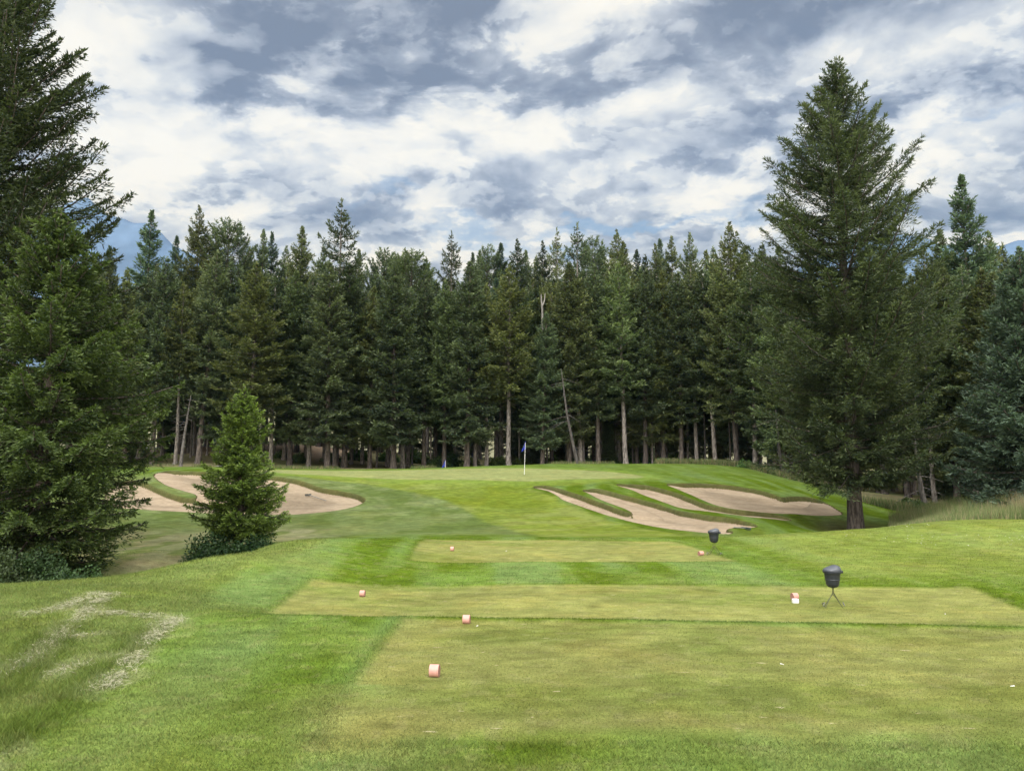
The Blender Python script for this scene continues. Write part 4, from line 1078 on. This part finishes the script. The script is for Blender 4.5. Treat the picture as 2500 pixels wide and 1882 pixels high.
def build_objects():
    seed_container(2035, 1478, 0.05, 'dark grey lidded divot mix container nearest the camera, on the middle tee')
    seed_container(1744, 1353, -0.35, 'smaller looking dark divot mix container on the far tee, beside a low marker')
    tee_marker(1061, 1647, 'pink log tee marker nearest the camera on the front tee', rz=-.12, y0=5.5, y1=9)
    tee_marker(1139, 1516, 'mauve pink tee marker near the far edge of the front tee', rz=-.12, y0=7, y1=9.8, r=.056)
    tee_marker(885, 1452, 'small pale pink tee marker alone on the left of the middle tee', rz=-.05, y0=11.5, y1=16)
    tee_marker(1104, 1342, 'tiny whitish tee marker on the left of the far tee', rz=-.08, y0=18, y1=24, r=.06)
    tee_marker(1711, 1353, 'brown faced tee marker with pale top, beside the far container', rz=.45, y0=18, y1=24, endmat=M['pinkend'], r=.058, L=.13)
    tee_marker(1940, 1461, 'pink tee marker behind the white block on the middle tee', rz=.2, y0=11.5, y1=16, r=.066, L=.1)
    x, y = cast(1942, 1468, 11.5, 16)
    mb = MB(); mb.box((0, 0, .037), (.104, .08, .078)); o = mb.build('tee_marker_block', M['white'], None, smooth=False, bevel=.012)
    o.location = (x, y, gz(x, y)); o.rotation_euler = (0, 0, .06); tag(o, 'white tee marker block in front of a pink one on the middle tee', 'tee marker')
    flag(1280, 1158, 51.3, 2.2, 'tall white flagstick with limp blue flag on the green', .035)
    flag(1087, 1160, 62.5, .62, 'short second flagstick with a blue flag, low behind the green', .0)
    rake(752, 1199, 797, 1213, 32, 'dark rake lying in the left bunker sand')
    rake(1822, 1293, 1791, 1290, 26, 'grey rake lying on grass at the tip of the lowest right bunker', False)
    # broken white tees
    pts = [(1910, 1617, 'broken white tee peg in the middle of the front tee'), (1165, 1524, 'broken white tee peg just right of the mauve marker'), (2308, 1496, 'white tee peg right of the near container'), (2472, 1676, 'white tee peg at the right edge of the front tee'), (1236, 1343, 'white tee peg on the far tee')]
    for u, v, lab in pts:
        x, y = cast(u, v, 5, 24); mb = MB()
        mb.tube([(-.018, 0, .012), (.012, .004, .012), (.018, .004, .012)], [.003, .0034, .007], 8)
        o = mb.build('tee_peg', M['white']); o.location = (x, y, gz(x, y)); o.rotation_euler = (0, 0, u % 3); tag(o, lab, 'tee peg', 'broken tee pegs')

# ------------------------------------------------------------------ far land
def build_far():
    # asphalt cart path climbing behind the left of the green
    pl = smooth_poly([(-24.2, 63.5), (-25.5, 70), (-27, 76), (-31, 82), (-38, 86), (-50, 90)], 8, False)
    t = norm(np.gradient(pl, axis=0)); nrm = np.stack([-t[:, 1], t[:, 0]], -1)
    V = []; 
    for s in (-1.1, -.4, .4, 1.1):
        q = pl + nrm * s; V.append(np.stack([q[:, 0], q[:, 1], gzv(q[:, 0], q[:, 1]) + .08], -1))
    V = np.stack(V, 1); n = len(pl); idx = np.arange(n * 4).reshape(n, 4)
    f = np.stack([idx[:-1, :-1], idx[1:, :-1], idx[1:, 1:], idx[:-1, 1:]], -1).reshape(-1, 4)
    tag(mesh_np('cart_path', V.reshape(-1, 3), f, M['path']), 'grey asphalt cart path climbing into the forest', 'path', kind='structure')
    # pale grassy bluff behind the wood
    mh = plain('dry_bluff_grass', (0.145, 0.138, 0.078), .95, .35, .05)
    xs = np.linspace(-330, 330, 120); ys = np.linspace(150, 420, 50)
    X, Y = np.meshgrid(xs, ys)
    ridge = 26 + 12 * fbm(X * .008, Y * .008, 201) + 5 * fbm(X * .03, Y * .03, 202)
    Z = ridge * sstep(150, 255, Y + 10 * fbm(X * .02, Y * .02, 203)) * sstep(140, 40, X - 20) - 1.0
    idx = np.arange(X.size).reshape(X.shape)
    f = np.stack([idx[:-1, :-1], idx[:-1, 1:], idx[1:, 1:], idx[1:, :-1]], -1).reshape(-1, 4)
    tag(mesh_np('hill', np.stack([X, Y, Z], -1).reshape(-1, 3), f, mh), 'pale dry grass bluff glimpsed between the forest trunks', 'hill', kind='structure')
    # mountains
    mm = plain('mountain_rock_forest_haze_blue', (0.060, 0.088, 0.128), .95, .35, .006)  # part of the haze blue is painted into the rock and forest colour
    def range_(name, prof, D, label, seed):
        us = np.linspace(prof[0][0], prof[-1][0], 150)
        top = np.interp(us, [p[0] for p in prof], [p[1] for p in prof])
        rows = 40; V = []
        for j in range(rows):
            t = j / (rows - 1)
            Yd = D - 1500 + 1500 * t * 1.0 if t <= 1 else D
            for u, v in zip(us, top):
                hx, hy, hz = P(u, v, D)
                x = hx * (1 + .02 * (1 - t)); 
                rough = (fbm(np.array([x * .003 + 7]), np.array([Yd * .003]), seed, 5)[0] - .5) * 300 * t * (1 - t) * 1.5
                rid = (fbm(np.array([x * .011]), np.array([3.3]), seed + 9, 4)[0] - .5) * 50 * t
                V.append((x, Yd, max(0, hz * t ** 1.25 + rough + rid) - 5))
        # back side
        for u, v in zip(us, top):
            hx, hy, hz = P(u, v, D); V.append((hx, D + 1000, -5))
        n = len(us); idx = np.arange(n * (rows + 1)).reshape(rows + 1, n)
        f = np.stack([idx[:-1, :-1], idx[:-1, 1:], idx[1:, 1:], idx[1:, :-1]], -1).reshape(-1, 4)
        tag(mesh_np(name, np.array(V), f, mm), label, 'mountain', kind='structure')
    range_('mountain', [(-500, 640), (-250, 560), (-80, 590), (60, 540), (150, 500), (188, 487), (215, 484), (235, 500), (262, 520), (290, 532), (330, 541), (355, 540), (420, 590), (500, 640), (620, 720), (760, 800), (1000, 900)], 3500, 'hazy blue mountain peak behind the left trees', 301)
    range_('mountain', [(1500, 900), (1700, 760), (1850, 690), (2000, 625), (2120, 585), (2200, 567), (2290, 590), (2360, 604), (2450, 600), (2560, 570), (2800, 620), (3000, 700)], 3500, 'hazy blue mountain ridge behind the right trees', 302)

def build_haze():
    mb = MB()
    top = 1500
    mb.box((0, 1900, top / 2 - 30), (9400, 6000, top + 60)) 
    m, nt, out = new_mat('air'); b = NB(nt)
    v = b.n('ShaderNodeVolumePrincipled'); v.inputs['Density'].default_value = HAZE_D; v.inputs['Color'].default_value = (*HAZE_C, 1); v.inputs['Anisotropy'].default_value = 0.0
    nt.links.new(v.outputs[0], out.inputs['Volume'])
    o = mb.build('haze', m, None, smooth=False); tag(o, 'thin blue air between the camera and the far mountains', 'haze', kind='stuff')
HAZE_D = 4e-5; HAZE_C = (0.20, 0.48, 0.95)

# ------------------------------------------------------------------ sky: nishita blue behind procedural cloud layers
SUN_EL, SUN_AZ = 46.0, 212.0            # degrees; azimuth from +Y clockwise: behind the camera to the left
def azel(u, v):
    a, b, c = ray(u, v)
    return math.atan2(a, b), math.atan2(c, math.hypot(a, b))
def build_world():
    w = bpy.data.worlds.new('World'); scn.world = w; w.use_nodes = True
    nt = w.node_tree; nt.nodes.clear(); b = NB(nt)
    out = b.n('ShaderNodeOutputWorld'); bg = b.n('ShaderNodeBackground')
    sky = b.n('ShaderNodeTexSky', sky_type='NISHITA'); sky.sun_disc = False
    sky.sun_elevation = R(SUN_EL); sky.sun_rotation = R(SUN_AZ); sky.air_density = 1.0; sky.dust_density = 0.6; sky.ozone_density = 2.0
    dirv = b.n('ShaderNodeTexCoord').outputs['Generated']
    sep = b.n('ShaderNodeSeparateXYZ'); b.put(sep.inputs[0], dirv)
    X, Y, Z = sep.outputs
    zc = b.m('MAXIMUM', Z, 0.0)
    az = b.m('ARCTAN2', X, Y); el = b.m('ARCSINE', b.m('MINIMUM', zc, .999))
    # cloud layer plane
    inv = b.m('DIVIDE', 1.0, b.m('ADD', zc, 0.30))
    pl = b.comb(b.m('MULTIPLY', X, inv), b.m('MULTIPLY', b.m('MULTIPLY', Y, inv), 1.15), 0.0)
    w1 = b.noise(pl, 2.0, 4, 0.5)
    warp = b.vm('SUBTRACT', w1.outputs[1], (.5, .5, .5))
    pw = b.vm('ADD', pl, b.vm('SCALE', warp, sc=0.22))
    def field(p, sc, det, ro):
        return b.noise(p, sc, det, ro, 0.1).outputs[0]
    n1 = field(pw, 2.6, 8, 0.52)
    n1b = field(b.vm('ADD', pw, (0.035, 0.075, 0)), 2.6, 4, 0.5)
    rel = b.m('SUBTRACT', n1, n1b)
    p2 = b.vm('ADD', pw, (7.3, 2.1, 3.0))
    n2 = field(p2, 6.5, 6, 0.56)
    n2b = field(b.vm('ADD', p2, (0.01, 0.035, 0)), 6.5, 3, 0.54)
    rel2 = b.m('SUBTRACT', n2, n2b)
    wx = b.m('MULTIPLY', b.m('SUBTRACT', w1.outputs[0], .5), .50)
    w2 = b.noise(b.vm('ADD', pl, (3.1, 9.2, 0)), 5.0, 5, 0.6)
    wy = b.m('ADD', b.m('MULTIPLY', b.m('SUBTRACT', w2.outputs[0], .5), .16), b.m('MULTIPLY', wx, .12))
    azw = b.m('ADD', az, b.m('MULTIPLY', wx, .5)); elw = b.m('ADD', el, wy)
    def gauss(u, v, su, sv, rot=0):
        a0, e0 = azel(u, v)
        da = b.m('SUBTRACT', azw, a0); de = b.m('SUBTRACT', elw, e0)
        c, s = math.cos(rot), math.sin(rot)
        p = b.m('ADD', b.m('MULTIPLY', da, c / (su / F)), b.m('MULTIPLY', de, s / (su / F)))
        q = b.m('ADD', b.m('MULTIPLY', da, -s / (sv / F)), b.m('MULTIPLY', de, c / (sv / F)))
        r2 = b.m('ADD', b.m('MULTIPLY', p, p), b.m('MULTIPLY', q, q))
        return b.m('EXPONENT', b.m('MULTIPLY', r2, -1.0))
    tone = b.m('ADD', b.m('MULTIPLY', b.m('SUBTRACT', n1, .5), 0.70), b.m('MULTIPLY', b.m('SUBTRACT', n2, .5), 0.30))
    tone = b.m('ADD', tone, b.m('MULTIPLY', rel, 1.5)); tone = b.m('ADD', tone, b.m('MULTIPLY', rel2, 0.9))
    vo = b.n('ShaderNodeTexVoronoi', feature='SMOOTH_F1', voronoi_dimensions='3D')
    b.put(vo.inputs['Vector'], b.vm('ADD', pw, b.vm('SCALE', b.vm('SUBTRACT', w2.outputs[1], (.5, .5, .5)), sc=0.16)))
    vo.inputs['Scale'].default_value = 6.5; vo.inputs['Detail'].default_value = 2.0; vo.inputs['Roughness'].default_value = 0.55; vo.inputs['Lacunarity'].default_value = 2.2
    puff = b.m('SUBTRACT', .50, vo.outputs['Distance'])
    tone = b.m('ADD', tone, b.m('MULTIPLY', puff, 0.52))
    edge = b.m('ADD', n1, b.m('MULTIPLY', b.m('SUBTRACT', n2, .5), .30))
    tone = b.m('ADD', tone, b.m('MULTIPLY', b.m('SUBTRACT', b.ramp(edge, .475, .545), .5), 0.24))
    edge2 = b.m('ADD', n2, b.m('MULTIPLY', rel2, .8))
    tone = b.m('ADD', tone, b.m('MULTIPLY', b.m('SUBTRACT', b.ramp(edge2, .49, .56), .5), 0.15))
    tone = b.m('ADD', tone, b.ramp(el, R(9), R(26), 0.76, 0.67))
    for amp, args in GAUSS:
        tone = b.m('ADD', tone, b.m('MULTIPLY', gauss(*args), amp))
    cr = b.n('ShaderNodeValToRGB'); e = cr.color_ramp; e.interpolation = 'LINEAR'
    stops = CLOUD_STOPS
    e.elements[0].position, e.elements[0].color = stops[0][0], (*stops[0][1], 1)
    e.elements[1].position, e.elements[1].color = stops[-1][0], (*stops[-1][1], 1)
    for p, c in stops[1:-1]:
        k = e.elements.new(p); k.color = (*c, 1)
    b.put(cr.inputs[0], b.ramp(b.m('ADD', tone, -.02), -.30, 1.26))
    # gaps of blue, mostly low over the trees
    gap = None
    for amp, args in GAPS:
        g = b.m('MULTIPLY', gauss(*args), amp); gap = g if gap is None else b.m('MAXIMUM', gap, g)
    gapm = b.ramp(b.m('ADD', gap, b.m('MULTIPLY', b.m('SUBTRACT', .5, n2), 1.3)), .15, 1.0)
    skyc = b.vm('SCALE', sky.outputs[0], sc=SKY_K)
    c = b.mix(b.m('MULTIPLY', gapm, .6), cr.outputs[0], skyc)
    # overcast skies are brighter overhead (outside the frame)
    c = b.mix(1.0, c, SKY_TINT, 'MULTIPLY')
    c = b.mix(1.0, c, b.mix(b.ramp(el, R(13), R(24)), (1.06, 1.0, .88), (1, 1, 1)), 'MULTIPLY')
    zen = b.ramp(el, R(32), R(60), 1.0, ZEN, True)
    # unseen sky behind the camera, brightened to light the trees from the front
    back = b.ramp(Y, -0.9, 0.3, BACK, 1.0, True)
    c = b.vm('SCALE', c, sc=b.m('MULTIPLY', zen, back))
    b.put(bg.inputs[0], c); bg.inputs[1].default_value = 1.0
    nt.links.new(bg.outputs[0], out.inputs[0])
    w.cycles.sampling_method = 'MANUAL'; w.cycles.sample_map_resolution = 512
def L(r, g, bb):
    f = lambda c: (c / 255 / 12.92) if c / 255 <= .04045 else ((c / 255 + .055) / 1.055) ** 2.4
    return tuple(f(c) for c in (r, g, bb))
ZEN = 3.6; BACK = 4.6; SKY_K = 0.15; SKY_TINT = (1.06, 1.0, .88)
CLOUD_STOPS = [(0.0, L(126,134,153)), (.2, L(160,168,186)), (.40, L(194,201,215)), (.58, L(219,224,232)), (.76, L(240,241,242)), (1.0, L(255,253,248))]
GAUSS = [(-.72, (650, 50, 260, 110, -.15)), (-.42, (560, 170, 110, 50, 0)), (-.36, (1000, 90, 170, 120, .3)), (-.20, (1400, 235, 240, 50, -.05)), (-.40, (1900, 60, 420, 80, .1)), (-.52, (2350, 190, 330, 60, .05)), (-.28, (1830, 300, 170, 55, .3)),
         (.26, (250, 250, 200, 260, 0)), (.22, (850, 330, 500, 60, .1)), (.30, (1300, 330, 300, 50, 0)), (.40, (1690, 230, 100, 60, .4)), (.40, (2330, 330, 260, 60, -.1)), (.20, (1550, 430, 300, 50, 0)), (.35, (1050, 540, 120, 25, 0)), (.35, (1720, 470, 140, 26, .1)), (.22, (680, 400, 260, 50, .2)), (-.14, (1500, 550, 600, 35, 0)), (-.08, (800, 500, 250, 40, 0)), (.25, (560, 540, 90, 30, 0)), (-.16, (2300, 560, 250, 35, 0)), (.3, (2470, 600, 120, 25, 0)), (-.26, (1150, 30, 230, 50, 0))]
GAPS = [(1.0, (1500, 560, 330, 22, 0)), (.9, (1760, 525, 160, 26, 0)), (.8, (1180, 560, 200, 22, 0)), (.7, (940, 480, 140, 22, .1)), (.5, (2420, 290, 120, 14, 0)), (.45, (160, 80, 60, 30, 0))]

# ------------------------------------------------------------------ run
build_world()
build_ground()
build_grass()
build_trees()
build_shrubs()
build_objects()
build_far()
build_haze()

sun = bpy.data.lights.new('sun', 'SUN'); sun.energy = 2.0; sun.angle = R(14); sun.color = (1.0, .96, .88)
so = bpy.data.objects.new('sun', sun); col.objects.link(so)
so.rotation_euler = (R(90 - SUN_EL), 0, R(180 - SUN_AZ))
cam = bpy.data.cameras.new('camera'); co = bpy.data.objects.new('camera', cam); col.objects.link(co)
co.location = (0, 0, CAMZ); co.rotation_euler = (R(90) + TH, 0, 0)
cam.sensor_fit = 'HORIZONTAL'; cam.sensor_width = 36.0; cam.lens = 36.0 * F / 2500; cam.clip_end = 20000; cam.clip_start = .1
scn.camera = co
vs = scn.view_settings; vs.view_transform = 'Standard'; vs.look = 'None'; vs.gamma = 1; vs.exposure = 0.0; vs.use_curve_mapping = False
scn.render.engine = 'CYCLES'
cy = scn.cycles; cy.max_bounces = 6; cy.diffuse_bounces = 2; cy.glossy_bounces = 2; cy.transmission_bounces = 3; cy.volume_bounces = 0; cy.transparent_max_bounces = 4
cy.use_denoising = True; cy.use_adaptive_sampling = True; cy.adaptive_threshold = 0.015; cy.caustics_reflective = False; cy.caustics_refractive = False
cy.sample_clamp_indirect = 6
